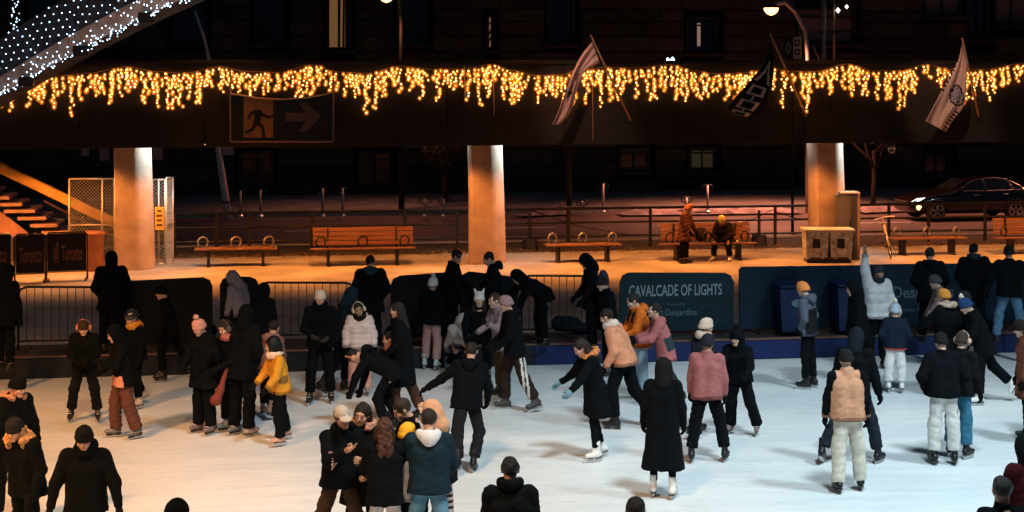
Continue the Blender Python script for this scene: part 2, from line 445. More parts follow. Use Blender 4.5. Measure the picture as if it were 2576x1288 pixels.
    lowz = {'hip': -.10, 'waist': -.02, 'coat': -.42, 'long': -.72, 'tunic': -.2}[jkind] if hem is None else hem
    ld = (adir(1, *legs[0][:2]) + adir(-1, *legs[1][:2])); ld = ld / np.linalg.norm(ld)
    dn = -u * .45 + ld * .55; dn /= np.linalg.norm(dn)
    for s in (1, -1):
        pj += [(P0 + u * .02 * k + r * s * .066 * k, chest + r * s * tw, .110 * k + t, .108 * k + t), (chest + r * s * .065 * k, neck - u * .05 * k, .1 * k + t * .8, .05 * k + t * .6)]
    hemp = P0 + dn * (-lowz) * k
    flare = .035 if jkind in ('coat', 'long') else .012
    for s in (1, -1):
        pj.append((P0 + u * .05 * k + r * s * .062 * k, hemp + r * s * (.080 + flare) * k + dn * .08, .110 * k + t, .122 * k + t + flare))
    na = len(pj)
    for i in (0, 1):
        dv = (wri[i] - elb[i]) / np.linalg.norm(wri[i] - elb[i])
        pj += [(neck - u * .055 * k, sh[i], .05 * k + t * .6, .055 * k + t), (sh[i], elb[i], .056 * k + t, .046 * k + t * .85), (elb[i], wri[i] + dv * .02, .046 * k + t * .85, .034 * k + t * .55)]
    pj.append((neck - u * .06 * k, neck + u * .06 * k, .07 * k + t * .5, .07 * k + t * .5))
    def jf(P):
        d = None
        for j, (a, b, r0, r1) in enumerate(pj):
            if j < na:
                e = seg(P, a, b, r0, r1); e = np.maximum(e, (P - hemp) @ dn.astype(np.float32)); d = e if d is None else smin(d, e, .04)
            else:
                e = seg(P, a, b, r0, r1); d = smin(d, e, .028)
        for i in (0, 1):
            dv = ((wri[i] - elb[i]) / np.linalg.norm(wri[i] - elb[i])).astype(np.float32); q = P - wri[i].astype(np.float32); al = q @ dv
            rad = np.sqrt(np.maximum((q * q).sum(-1) - al * al, 0)); cut = np.where(rad < .11, np.minimum(al, .12 - al), -1)
            d = np.maximum(d, cut)
        q = P - (neck + u * .06 * k).astype(np.float32); al = q @ u.astype(np.float32); rad = np.sqrt(np.maximum((q * q).sum(-1) - al * al, 0))
        return np.maximum(d, np.where((al < .2) & (rad < .125 * k), al, -1))
    lo, hi = bounds(pj, .03); V, Q = nets(jf, lo, hi, .0165)
    N = normals(V, Q)
    ds = np.stack([seg(V, *p) for p in pj], 1); w = ds.argmin(1)
    if quilt:
        s_ = np.zeros(len(V))
        for j, (a, b, r0, r1) in enumerate(pj):
            mk = w == j
            if not mk.any(): continue
            if j < na or j == len(pj) - 1: s_[mk] = (V[mk] - P0) @ u
            else: dd = (b - a) / np.linalg.norm(b - a); s_[mk] = (V[mk] - a) @ dd
        disp = .014 * (np.abs(np.sin(np.pi * s_ / quilt)) ** .6 - .6) + .004 * wobble(V, seed, 20)
    else: disp = .005 * wobble(V, seed, 15) + (.009 if jm == 'shell' else .0065) * creases(V * np.array((.65, .65, 1.0), np.float32), seed + 77, 46)
    V = V + N * disp[:, None].astype(np.float32)
    jmat = cloth(jk, jm); slots = [jmat]; fm = np.zeros(len(Q), np.int32); wq = w[Q].astype(float); wj = wq[:, 0]
    qc = V[Q].mean(1)
    arm_m = (wj >= na) & (wj < len(pj) - 1) & ~np.isin(wj, (na, na + 3))
    rim = ((hemp - qc) @ dn < .045) & ~((wj >= na) & (wj < len(pj))) 
    for i in (0, 1):
        dv = (wri[i] - elb[i]) / np.linalg.norm(wri[i] - elb[i]); al = (qc - wri[i]) @ dv; rad = np.linalg.norm(qc - wri[i] - al[:, None] * dv, axis=1); rim |= (al > -.045) & (rad < .1) & (al < .06)
    if sleeve is not None: slots.append(cloth(sleeve, jm)); fm[arm_m] = 1
    if patch is not None:   # (colour, function of torso height 0..1, left/right, front/back)
        slots.append(cloth(patch[0], jm)); h_ = ((qc - P0) @ u) / (.5 * k); lr = (qc - P0) @ r; fb = (qc - P0) @ fwd
        fm[patch[1](h_, lr, fb, arm_m)] = len(slots) - 1
    if max(jk) > .05: slots.append(cloth(tuple(c_ * .45 for c_ in jk), jm)); fm[rim] = len(slots) - 1
    jo = part('jacket', V, Q, jmat, slots=slots)
    if fm.any(): jo.data.polygons.foreach_set('material_index', fm)
    # ---- trousers
    if jkind != 'longskirt':
        pt = []; c = fit
        for i in (0, 1):
            hi_ = hip[i] * .82 + hip[1 - i] * .18; pt += [(hi_ + u * .06 * k, knee[i], .086 * k + c * .5, .056 * k + c), (knee[i], ank[i], .056 * k + c, .050 * k + c)]
        pt += [(hip[0] * .75 + hip[1] * .25 + u * .05, hip[1] * .75 + hip[0] * .25 + u * .05, .098 * k + c * .4, .098 * k + c * .4), (hip[0] * .8 + hip[1] * .2 - u * .02, hip[1] * .8 + hip[0] * .2 - u * .02, .1 * k + c * .3, .1 * k + c * .3)]
        cutoff = .055 if fit < .035 else -.005
        if skate is None and shoe is not None: cutoff = .0
        def tf(P):
            d = None
            for (a, b, r0, r1) in pt:
                e = seg(P, a, b, r0, r1); d = e if d is None else smin(d, e, .022)
            for i in (0, 1):
                dv = ((ank[i] - knee[i]) / np.linalg.norm(ank[i] - knee[i])).astype(np.float32); q = P - ank[i].astype(np.float32); al = q @ dv
                rad = np.sqrt(np.maximum((q * q).sum(-1) - al * al, 0)); d = np.maximum(d, np.where(rad < .16, np.minimum(al + cutoff, .2 - al), -1))
            return np.maximum(d, (P - (P0 + u * .12 * k).astype(np.float32)) @ u.astype(np.float32))
        lo, hi = bounds(pt, .03); V, Q = nets(tf, lo, hi, .0165); N = normals(V, Q)
        V = V + N * ((.003 + fit * .04) * wobble(V, seed + 5, 20) + (.005 + fit * .12) * creases(V * np.array((.5, .5, 1.0), np.float32), seed + 9, 44))[:, None].astype(np.float32)
        slots = [cloth(tr, tm)]; to = part('trousers', V, Q, slots[0])
        if band is not None:   # side stripe: (colour, side test)
            qc = V[Q].mean(1); to.data.materials.append(cloth(band[0], tm)); fm = np.where(band[1](qc), 1, 0).astype(np.int32); to.data.polygons.foreach_set('material_index', fm)
    # ---- feet
    for i, s in enumerate((1, -1)):
        toe = s * 8.0; pit = foot_pitch[i] + max(0.0, -legs[i][2] - 8.0) * .85 - max(0.0, legs[i][2] - 8) * .6; pit = pit if abs(legs[i][0]) < 60 else 0
        rot = Euler((R(pit), 0, R(toe)), 'XYZ')
        if shoe is not None:
            fo = link('shoe', shoe_mesh(shoe), None, o, Vector(ank[i]), rot); fo.scale = (k * 1.05,) * 3
        else:
            bm_, bl, la = skate_meshes(skate, holder); ks = max(.8, k)
            fo = link('skate', bm_, None, o, Vector(ank[i]), rot); fo.scale = (ks,) * 3
            link('blade', bl, None, fo); link('lace', la, None, fo)
    # ---- gloves
    if glove is None and 'open' not in hands and 'vee' not in hands: glove = (.006, .006, .007)
    if glove is not None and glove is not False:
        for i in (0, 1):
            Vw, q, Vt, Rw, kk = handM[i]; Nn = normals(Vw, q); part('glove', Vw + Nn * .006, q, cloth(glove))
    # ---- head wear
    def hpart(name, fld, lo, hi, h, m, disp=0, fr=30, parent=o):
        V, Q = nets(fld, lo, hi, h)
        if disp: V = V + normals(V, Q) * (disp * wobble(V, seed + 3, fr))[:, None].astype(np.float32)
        return part(name, tohead(V), Q, m, parent)
    face_cut = lambda P: ell(P, (0, -.125, -.03), (.066, .082, .098))
    if hair is None and hat is not None and not hood: hair = 'short'
    if hair in ('short', 'long', 'curly', 'bun'):
        def hf(P):
            d = ell(P, (0, .02, .03), (.088, .104, .1))
            d = smax(d, -face_cut(P), .012); d = np.maximum(d, (-.075 - P[..., 2]) + np.where(P[..., 1] < .02, .07, 0))
            if hair in ('long', 'curly'):
                for s in (-1, 1):
                    fy_ = -.03 if hair == 'curly' else .03; d = smin(d, seg(P, (s * .068, .035, .0), (s * .085, fy_, -.2), .036, .044), .03)
                    d = smin(d, seg(P, (s * .035, .075, .02), (s * .045, .10, -.28), .05, .05), .03)
                d = smax(d, -ell(P, (0, -.125, -.04), (.058, .095, .11)), .01)
            if hat is not None: d = np.maximum(d, P[..., 2] - .012 + .2 * P[..., 1])
            if hair == 'bun': d = smin(d, seg(P, (0, .08, .09), (0, .09, .1), .042, .042), .01)
            return d
        hpart('hair', hf, (-.15, -.12, -.36), (.15, .19, .18), .012, cloth(hairc, 'hair'), .011 if hair == 'curly' else .005, 75 if hair == 'curly' else 50)
    if hat is not None:
        nz, na_ = 11, 28; Vh = []
        tilt = lambda x, y, z: z - .16 * y
        prof = [(1.03, -.012), (1.08, .0), (1.10, .02), (1.08, .038), (1.02, .046), (1.02, .06), (.98, .085), (.88, .108), (.68, .128), (.4, .142), (.08, .147)]
        for rr, z in prof:
            for a in range(na_):
                t_ = 2 * math.pi * a / na_; rb = 1 + (.018 if a % 2 else 0) * (1 if z < .05 else .6)
                x, y = .089 * rr * rb * math.cos(t_), .108 * rr * rb * math.sin(t_) + .014; Vh.append((x, y, z - .006 - .20 * (y) + (.0 if z < .05 else .004 * math.sin(3 * t_ + seed))))
        Qh = [(i * na_ + a, i * na_ + (a + 1) % na_, (i + 1) * na_ + (a + 1) % na_, (i + 1) * na_ + a) for i in range(nz - 1) for a in range(na_)]
        ho = part('hat', tohead(Vh), np.array(Qh, np.int32), cloth(hat))
        if ears is not None:
            V, Q = nets(lambda P: np.minimum(seg(P, (-.06, .0, .12), (-.085, -.01, .19), .034, .012), seg(P, (.06, .0, .12), (.085, -.01, .19), .034, .012)), (-.13, -.06, .07), (.13, .06, .22), .012); part('ear', tohead(V), Q, cloth(ears), ho)
        if pom is not None:
            V, Q = nets(lambda P: seg(P, (0, .02, .175), (0, .021, .175), .042, .042), (-.07, -.06, .1), (.07, .09, .25), .012)
            V = V + normals(V, Q) * (.007 * wobble(V, seed, 120))[:, None].astype(np.float32); part('pompom', tohead(V), Q, cloth(pom, 'fur'), ho)
    if cap is not None:
        def cf(P):
            d = np.maximum(ell(P, (0, .012, .035), (.09, .108, .1)), .028 - P[..., 2])
            return np.minimum(d, np.maximum(ell(P, (0, -.12, .035), (.072, .085, .014)), P[..., 1] + .06))
        hpart('cap', cf, (-.12, -.22, 0), (.12, .14, .16), .011, cloth(cap))
    if helmet is not None:
        def hf2(P):
            d = np.maximum(ell(P, (0, .015, .04), (.108, .128, .118)), -.0 - P[..., 2])
            for a in (-.05, 0, .05): d = smax(d, -seg(P, (a, -.08, .15), (a * 1.2, .1, .17), .014, .014), .006)
            return d
        hpart('helmet', hf2, (-.13, -.14, -.02), (.13, .17, .18), .011, mat('helmet_shell', helmet, .25, 0, spec=.6, coat=.5))
    if hood == 'up' or (isinstance(hood, tuple) and hood[0] == 'up'):
        hcx = hood[1] if isinstance(hood, tuple) else jk
        def hd(P):
            d = ell(P, (0, .022, .018), (.112, .128, .138)); d = smin(d, seg(P, (0, .04, -.06), (0, .05, -.17), .105, .115), .05)
            return smax(d, -ell(P, (0, -.135, -.025), (.07, .085, .1)), .02)
        hpart('hood', hd, (-.16, -.15, -.3), (.16, .2, .19), .014, cloth(hcx, jm), .005, 26)
    elif hood is not None:
        hcx = hood if isinstance(hood, tuple) else jk
        def hd2(P):
            d = None; pts = [(.1 * math.cos(a), .035 + .085 * math.sin(a) * (1.25 if math.sin(a) > 0 else .8), -.15 - .03 * math.sin(a)) for a in np.linspace(-.5, math.pi + .5, 9)]
            for a, b in zip(pts[:-1], pts[1:]):
                e = seg(P, a, b, .042, .042); d = e if d is None else smin(d, e, .02)
            return smin(d, ell(P, (0, .13, -.2), (.09, .06, .09)), .04)
        hpart('hood', hd2, (-.2, -.12, -.34), (.2, .24, -.05), .0145, cloth(hcx, jm), .006, 24)
    if fur is not None:
        def ff(P):
            d = None
            if isinstance(fur, tuple) and fur[0] == 'up':
                pts = [(.092 * math.sin(a), -.085 + .03 * abs(math.sin(a)), -.01 + .125 * math.cos(a)) for a in np.linspace(-math.pi, math.pi, 13)]; rr = .03
            else:
                pts = [(.12 * math.cos(a), .04 + .12 * math.sin(a), -.14 - .03 * math.sin(a)) for a in np.linspace(-.7, math.pi + .7, 9)]; rr = .043
            for a, b in zip(pts[:-1], pts[1:]):
                e = seg(P, a, b, rr, rr); d = e if d is None else smin(d, e, .01)
            return d
        fc = fur[1] if isinstance(fur[0], str) else fur
        hpart('fur_trim', ff, (-.22, -.2, -.28), (.22, .24, .2), .0135, cloth(fc, 'fur'), .013, 95)
    if scarf is not None:
        def sf(P):
            q = P - np.array((0, .02, -.135), np.float32); rr = np.sqrt((q[..., 0] / 1.0) ** 2 + (q[..., 1] / 1.05) ** 2) - .085
            return np.sqrt(rr ** 2 + (q[..., 2] * .75) ** 2) - .045
        hpart('scarf', sf, (-.17, -.15, -.24), (.17, .19, -.03), .013, cloth(scarf), .007, 40)
    if muffs is not None:
        def mf(P):
            d = None
            for s in (-1, 1):
                e = ell(P, (s * .098, -.005, -.005), (.034, .05, .05)); d = e if d is None else np.minimum(d, e)
            pts = [(.098 * math.cos(a), 0.01, .02 + .118 * math.sin(a)) for a in np.linspace(0, math.pi, 11)]
            for a, b in zip(pts[:-1], pts[1:]): d = np.minimum(d, seg(P, a, b, .011, .011))
            return d
        hpart('earmuffs', mf, (-.16, -.08, -.08), (.16, .08, .18), .0115, cloth(muffs, 'fur'), .005, 80)
    if strap is not None:
        sb = MB()
        for s in (1, -1):
            a = neck + r * s * .085 * k - u * .0 * k
            pts = [chest + r * s * .1 * k - fwd * (.14 * k + t), a - fwd * (.075 * k + t * .5) , a + u * .035 * k, a + fwd * (.09 * k + t * .5) - u * .05, chest + r * s * .1 * k + fwd * (.125 * k + t)]
            sb.tube([Vector(p) for p in pts], .022, 6)
        sb.build('strap', cloth(strap), o, True)
    if pack is not None:
        V, Q = nets(lambda P: ell(P, chest - fwd * (.2 * k + t) - u * .06, (.15 * k, .1 * k, .21 * k)), chest - fwd * .2 - .34, chest - fwd * .2 + .34, .025)
        part('backpack', V, Q, cloth(pack))
    o['_w'] = 0; del o['_w']
    PEOPLE.append((o, wri, elb, hc))
    return o
PEOPLE = []
def hand_world(idx, i):        # world position of a person's hand (i = 0 left, 1 right)
    o, wri, elb, hc = PEOPLE[idx]; d = (wri[i] - elb[i]); d = d / np.linalg.norm(d)
    return Matrix.Translation(o.location) @ Matrix.Rotation(o.rotation_euler.z, 4, 'Z') @ Vector(wri[i] + d * .08)
# ------------------------------------------------------------------ the setting: ice, kerb, plaza, road
rnd = random.Random(7)
YR = 29.35; ZK = 0.36; ZP = 0.30; ZS = 0.14                 # rink edge line, kerb top, plaza level, street level
YP = 40.9; YC = 42.0                                        # parapet front, column front
def sheet(name, x0, x1, y0, y1, z, m, thick=0.3):
    b = MB(); b.box(((x0 + x1) / 2, (y0 + y1) / 2, z - thick / 2), (x1 - x0, y1 - y0, thick)); return struct(b.build(name, m))
def ice_mat():
    m = mat('ice', (0.8, 0.84, 0.86), 0.34, 0, spec=0.35); nt = m.node_tree; b = nt.nodes['Principled BSDF']
    tc = nt.nodes.new('ShaderNodeTexCoord')
    def noise(sc, scale3, det=5):
        mp = nt.nodes.new('ShaderNodeMapping'); mp.inputs['Scale'].default_value = scale3; nt.links.new(tc.outputs['Object'], mp.inputs['Vector'])
        n = nt.nodes.new('ShaderNodeTexNoise'); n.inputs['Scale'].default_value = sc; n.inputs['Detail'].default_value = det; n.inputs['Distortion'].default_value = 0.6
        nt.links.new(mp.outputs[0], n.inputs['Vector']); return n.outputs['Fac']
    a = noise(0.5, (0.5, 1.0, 1)); c = noise(3.0, (0.25, 1.6, 1), 8)
    r1 = nt.nodes.new('ShaderNodeValToRGB'); r1.color_ramp.elements[0].position = .36; r1.color_ramp.elements[1].position = .66
    r1.color_ramp.elements[0].color = (.70, .76, .79, 1); r1.color_ramp.elements[1].color = (.86, .87, .87, 1)
    nt.links.new(a, r1.inputs[0])
    r2 = nt.nodes.new('ShaderNodeValToRGB'); r2.color_ramp.elements[0].position = .3; r2.color_ramp.elements[1].position = .62
    r2.color_ramp.elements[0].color = (.9, .91, .92, 1); r2.color_ramp.elements[1].color = (1, 1, 1, 1)
    nt.links.new(c, r2.inputs[0])
    mx = nt.nodes.new('ShaderNodeMixRGB'); mx.blend_type = 'MULTIPLY'; mx.inputs[0].default_value = 1; nt.links.new(r1.outputs[0], mx.inputs[1]); nt.links.new(r2.outputs[0], mx.inputs[2])
    last = mx.outputs[0]
    for ang, sc in ((.25, 5.0), (-.5, 6.5), (1.1, 4.0)):      # blade cuts
        mp = nt.nodes.new('ShaderNodeMapping'); mp.inputs['Rotation'].default_value = (0, 0, ang); mp.inputs['Scale'].default_value = (.16, 1.0, 1); nt.links.new(tc.outputs['Object'], mp.inputs['Vector'])
        n = nt.nodes.new('ShaderNodeTexNoise'); n.inputs['Scale'].default_value = sc; n.inputs['Detail'].default_value = 2; n.inputs['Distortion'].default_value = .3; nt.links.new(mp.outputs[0], n.inputs['Vector'])
        r = nt.nodes.new('ShaderNodeValToRGB'); r.color_ramp.elements[0].position = .488; r.color_ramp.elements[0].color = (1, 1, 1, 1); r.color_ramp.elements[1].position = .512; r.color_ramp.elements[1].color = (1, 1, 1, 1)
        e = r.color_ramp.elements.new(.5); e.color = (.89, .91, .92, 1); nt.links.new(n.outputs['Fac'], r.inputs[0])
        m2 = nt.nodes.new('ShaderNodeMixRGB'); m2.blend_type = 'MULTIPLY'; m2.inputs[0].default_value = 1; nt.links.new(last, m2.inputs[1]); nt.links.new(r.outputs[0], m2.inputs[2]); last = m2.outputs[0]
    nt.links.new(last, b.inputs['Base Color'])
    rr = nt.nodes.new('ShaderNodeMapRange'); rr.inputs[3].default_value = .28; rr.inputs[4].default_value = .5; nt.links.new(a, rr.inputs[0]); nt.links.new(rr.outputs[0], b.inputs['Roughness'])
    bp = nt.nodes.new('ShaderNodeBump'); bp.inputs['Strength'].default_value = .25; bp.inputs['Distance'].default_value = .02
    nt.links.new(noise(9, (.35, 1.3, 1), 8), bp.inputs['Height']); nt.links.new(bp.outputs[0], b.inputs['Normal'])
    return m
M_ice = ice_mat()
M_plaza = mat('plaza_concrete', (0.36, 0.33, 0.29), 0.8, 0, 0.28, 0.8, 0.3, 14, spec=0.2)
M_kerb = mat('kerb_rubber', (0.04, 0.03, 0.03), 0.8, 0, 0.2, 3, 0.3, 20)
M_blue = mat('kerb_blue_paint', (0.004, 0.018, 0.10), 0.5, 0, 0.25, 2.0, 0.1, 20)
M_asph = mat('asphalt', (0.075, 0.052, 0.048), 0.75, 0, 0.35, 0.7, 0.4, 40)
M_verge = mat('verge_soil', (0.05, 0.04, 0.025), 0.95, 0, 0.5, 4, 0.8, 12)
M_conc = mat('column_concrete', (0.46, 0.35, 0.28), 0.8, 0, 0.22, 2.0, 0.4, 24, spec=0.2)
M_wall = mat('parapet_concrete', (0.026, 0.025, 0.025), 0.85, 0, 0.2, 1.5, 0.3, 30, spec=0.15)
M_dark = mat('dark_painted_steel', (0.018, 0.018, 0.02), 0.45, 0.3)
M_galv = mat('galvanised_steel', (0.55, 0.55, 0.53), 0.4, 0.7, 0.15, 20)

sheet('rink_ice', -34, 40, 4, YR, 0.0, M_ice)
sheet('rink_kerb', -34, 40, YR + .03, YR + 1.45, ZK - .02, M_kerb, .5)
sheet('plaza_paving', -60, 70, YR + 1.45, 44.6, ZP, M_plaza, .6)
sheet('verge', -60, 70, 44.6, 47.6, ZP - .03, M_verge, .6)
sheet('road', -80, 90, 47.6, 58.2, ZS, M_asph, .5)
sheet('far_pavement', -80, 90, 58.2, 66.6, ZS + .12, mat('pavement_far', (0.17, 0.15, 0.14), .85, 0, .3, 1.2, .3, 20), .5)
sheet('ground', -250, 250, -20, 260, -0.35, mat('ground_dark', (.03, .03, .03), .9), .2)
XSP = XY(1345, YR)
for nm, m_, xa, xb in (('kerb_facing_shaded', mat('kerb_blue_shaded', (.003, .007, .018), .55, 0, .3, 3, .2, 12), -34, XSP), ('kerb_facing_blue', M_blue, XSP, 40)):  # left boards: same blue facing with the shade put into its colour
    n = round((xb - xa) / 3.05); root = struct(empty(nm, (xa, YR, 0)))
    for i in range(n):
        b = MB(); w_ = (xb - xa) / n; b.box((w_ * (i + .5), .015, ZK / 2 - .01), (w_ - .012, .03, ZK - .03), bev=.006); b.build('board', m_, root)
b = MB(); b.box((3, YR + .06, ZK - .0), (74, .12, .03), bev=.008); struct(b.build('kerb_nosing', mat('nosing_timber', (.16, .09, .07), .7, 0, .3, 6)))
# road markings
b = MB()
for i in range(14): b.box((-40 + i * 6, 53.0, ZS + .004), (2.6, .12, .008))
b.box((5, 48.1, ZS + .004), (150, .12, .008)); struct(b.build('road_marking', mat('road_paint', (.55, .55, .52), .7, 0, .4, 8)))
b = MB(); b.box((5, 47.6, ZS + .05), (150, .2, .24), bev=.02); struct(b.build('kerb_stone', mat('kerb_granite', (.3, .28, .26), .8, 0, .2, 6)))
b = MB(); b.box((5, 58.2, ZS + .04), (150, .2, .2), bev=.02); struct(b.build('kerb_stone_far', MATS['kerb_granite']))
# leaf litter on the verge edge
V = []; Fc = []
for i in range(2600):
    x = rnd.uniform(-14, 22); y = 44.6 + abs(rnd.gauss(0, .5)) * (1 if rnd.random() < .7 else -.5); z = (ZP if y < 44.6 else ZP - .03) + .006 + rnd.random() * .03; a = rnd.random() * 6.28; s = rnd.uniform(.02, .05)
    k = len(V); V += [(x + s * math.cos(a), y + s * math.sin(a), z), (x - s * math.sin(a), y + s * math.cos(a), z + rnd.uniform(0, .03)), (x - s * math.cos(a), y - s * math.sin(a), z), (x + s * math.sin(a), y - s * math.cos(a), z + rnd.uniform(0, .03))]; Fc.append((k, k + 1, k + 2, k + 3))
o = link('leaf_litter', new_mesh('leaf_litter', V, Fc), mat('dry_leaf', (.22, .13, .05), .9, 0, .5, 9)); tag(o, 'dry leaves scattered along the edge of the paving', 'leaves', kind='stuff')

# ------------------------------------------------------------------ raised walkway: parapet panels, deck, columns
XL, XR = -16.0, 27.0
wk = empty('raised_walkway', (0, YP, 0)); tag(wk, 'raised concrete walkway crossing above the plaza behind the rink', 'walkway')
def wpart(name, mb, m, parent=wk):
    o = mb.build(name, m, parent); o.matrix_parent_inverse = Matrix.Translation((0, -YP, 0)); return o
ZT, ZB = 5.36, 3.36
pw = 2.93; x = XL
pm = None
while x < XR:
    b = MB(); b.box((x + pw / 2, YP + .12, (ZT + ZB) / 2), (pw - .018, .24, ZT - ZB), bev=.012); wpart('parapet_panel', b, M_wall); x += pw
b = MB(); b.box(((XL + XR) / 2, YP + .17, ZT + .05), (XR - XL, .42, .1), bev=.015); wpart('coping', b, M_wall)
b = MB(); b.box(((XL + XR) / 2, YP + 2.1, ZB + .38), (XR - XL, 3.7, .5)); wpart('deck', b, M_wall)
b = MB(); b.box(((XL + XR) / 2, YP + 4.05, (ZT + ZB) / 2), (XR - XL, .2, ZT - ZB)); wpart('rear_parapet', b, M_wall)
COLX = []
for px in (337, 1226, 2086, 2965, -560):
    xc = XY(px, YC + .4); COLX.append(xc)
    if px in (2965, -560) : pass
    sect = [(-.44, 0), (.0, 0), (.13, .02), (.45, .34), (.47, .8), (.3, .95), (-.4, .95), (-.48, .8), (-.475, .1)]
    # soften the section's corners
    def chaikin(p):
        q = []
        for i in range(len(p)):
            a, b2 = p[i], p[(i + 1) % len(p)]; q += [(a[0] * .75 + b2[0] * .25, a[1] * .75 + b2[1] * .25), (a[0] * .25 + b2[0] * .75, a[1] * .25 + b2[1] * .75)]
        return q
    sect = chaikin(sect); V = []; n = len(sect)
    for z, lean_, sc in ((ZP - .05, .035, 1.03), (ZP + 1.0, .02, 1.0), (ZP + 2.0, 0, .97), (ZB + .14, -.035, .95)):
        V += [(xc + lean_ + u_ * sc * .98, YC + v_, z) for u_, v_ in sect]
    Fc = [(i * n + k, i * n + (k + 1) % n, (i + 1) * n + (k + 1) % n, (i + 1) * n + k) for i in range(3) for k in range(n)] + [tuple(range(n - 1, -1, -1)), tuple(3 * n + k for k in range(n))]
    o = link('column', new_mesh('column', V, Fc, True), M_conc); o.data.set_sharp_from_angle(angle=R(50))
    lab = {337: 'concrete column beside the chain-link fence with white light down its edge', 1226: 'concrete column behind the two facing spectators, lit white at one edge',
           2086: 'concrete column standing behind the grey utility cabinet', 2965: 'concrete column further along the walkway', -560: 'concrete column at the far end of the walkway'}[px]
    tag(o, lab, 'column', 'walkway columns')
# lamps fixed under the walkway: sodium between the columns, a small white tube lamp beside each column head
M_lampo = mat('sodium_lens', (1, .6, .25), .5, emit=(1, .5, .16), estr=6); M_lampw = mat('white_lens', (1, 1, 1), .5, emit=(.85, .97, 1), estr=6)
LN = [0]
def soffit_lamp(x, y, energy, col, m, spot, label, aim=(0, 0, -1), size=.12):
    b = MB(); b.box((0, 0, .03), (.34, .22, .06), bev=.015); o = b.build('soffit_lamp', M_dark, None, loc=(x, y, ZB + .07)); tag(o, label, 'lamp', 'lamps under the walkway')
    g = MB(); g.box((0, 0, -.006), (.28, .16, .012)); g.build('lens', m, o)
    l = lamp('lamp_light', 'SPOT', (0, 0, -.03), energy, col, None, size, spot, .45, o)
    d = Vector(aim); l.rotation_euler = d.to_track_quat('-Z', 'Y').to_euler()
    return o
SOD = (1.0, 0.31, 0.055)
for i, cx_ in enumerate(sorted(COLX)[:-1]):
    nx = sorted(COLX)[i + 1]
    CN = ['end column', 'fence column', 'middle column', 'cabinet column', 'further column']
    for t in (.2, .5, .8):
        lab_ = {.2: 'just past the ' + CN[i], .5: 'midway between the %s and the %s' % (CN[i], CN[i + 1]), .8: 'just before the ' + CN[i + 1]}[t]
        soffit_lamp(cx_ + (nx - cx_) * t, YP + .30, 900, SOD, M_lampo, 138, 'sodium lamp under the walkway ' + lab_, (0, .12, -1))
for cx_ in COLX:
    cn_ = CN[sorted(COLX).index(cx_)]
    soffit_lamp(cx_ + .95, YC + .22, 150, (.74, .95, 1.0), M_lampw, 150, 'white lamp under the walkway at the front side of the ' + cn_, (-1.0, .2, -.9), .05)
    soffit_lamp(cx_ - .95, YC + .85, 12, (.95, .98, .9), M_lampw, 150, 'white lamp under the walkway behind the ' + cn_, (1.0, .1, -.9), .06)
# sodium plaza lamps hung over the paving in front of the walkway (above the frame)
for x in (-9, -1, 6.5, 14): lamp('plaza_lamp', 'SPOT', (x, 39.9, 9.5), 800, SOD, (x, 40.2, 0), .3, 42, .9)
for px in (1450, 1890, 2385):
    if px == 1890: continue
    q = W(px, 215, YP - .7); lamp('flag_fill_spot', 'SPOT', (q.x - 2.5, q.y - 5, 10.5), 1500, (1, .55, .38), q, .15, 18, .8)  # unseen spot added only to brighten the flag

# ------------------------------------------------------------------ icicle lights along the parapet
M_bulb = mat('amber_bulb', (1, .6, .2), .4, emit=(1.0, .48, .13), estr=42.0); M_wire = mat('light_cable', (.05, .04, .03), .6)
M_wbulb = mat('cold_bulb', (.9, .95, 1), .4, emit=(.52, .76, 1.0), estr=7.0)
M_halo = bpy.data.materials.new('amber_halo'); M_halo.use_nodes = True; _n = M_halo.node_tree; _n.nodes.clear()
_o = _n.nodes.new('ShaderNodeOutputMaterial'); _a = _n.nodes.new('ShaderNodeAddShader'); _t = _n.nodes.new('ShaderNodeBsdfTransparent'); _e = _n.nodes.new('ShaderNodeEmission')
_t.inputs[0].default_value = (.93, .86, .74, 1); _e.inputs[0].default_value = (1, .25, .018, 1); _e.inputs[1].default_value = .34     # glowing see-through shell added round each bulb to imitate its halo
_n.links.new(_t.outputs[0], _a.inputs[0]); _n.links.new(_e.outputs[0], _a.inputs[1]); _n.links.new(_a.outputs[0], _o.inputs[0]); M_halo.cycles.emission_sampling = 'NONE'
def halo(b, c, r):
    V = []; Fc = []; n = 7
    for z, q in ((.92, .4), (.4, .92), (-.4, .92), (-.92, .4)): V += [(c[0] + r * q * math.cos(k * 6.2832 / n), c[1] + r * .8 * q * math.sin(k * 6.2832 / n), c[2] + r * 1.1 * z) for k in range(n)]
    Fc = [(i * n + k, i * n + n + k, i * n + n + (k + 1) % n, i * n + (k + 1) % n) for i in range(3) for k in range(n)] + [tuple(range(n)), tuple(3 * n + k for k in range(n))[::-1]]
    b.add(V, Fc)
OCT = [(1, 0, 0), (-1, 0, 0), (0, 1, 0), (0, -1, 0), (0, 0, 1), (0, 0, -1)]; OCF = [(0, 2, 4), (2, 1, 4), (1, 3, 4), (3, 0, 4), (2, 0, 5), (1, 2, 5), (3, 1, 5), (0, 3, 5)]
def bulb(b, c, r): b.add([(c[0] + x * r, c[1] + y * r, c[2] + z * r * 1.2) for x, y, z in OCT], OCF)
cable = [(-140, 190), (-60, 178), (30, 186), (150, 190), (220, 184), (318, 167), (390, 179), (460, 184), (556, 168), (620, 180), (700, 182), (792, 162), (840, 180), (920, 184), (1003, 166), (1080, 174), (1160, 174), (1239, 162), (1290, 178), (1350, 190), (1410, 189), (1462, 173),
         (1530, 170), (1600, 171), (1686, 162), (1750, 178), (1800, 186), (1870, 183), (1937, 169), (1985, 179), (2050, 180), (2132, 161), (2200, 178), (2262, 178), (2333, 162), (2390, 175), (2470, 175), (2580, 159), (2660, 176), (2760, 160)]
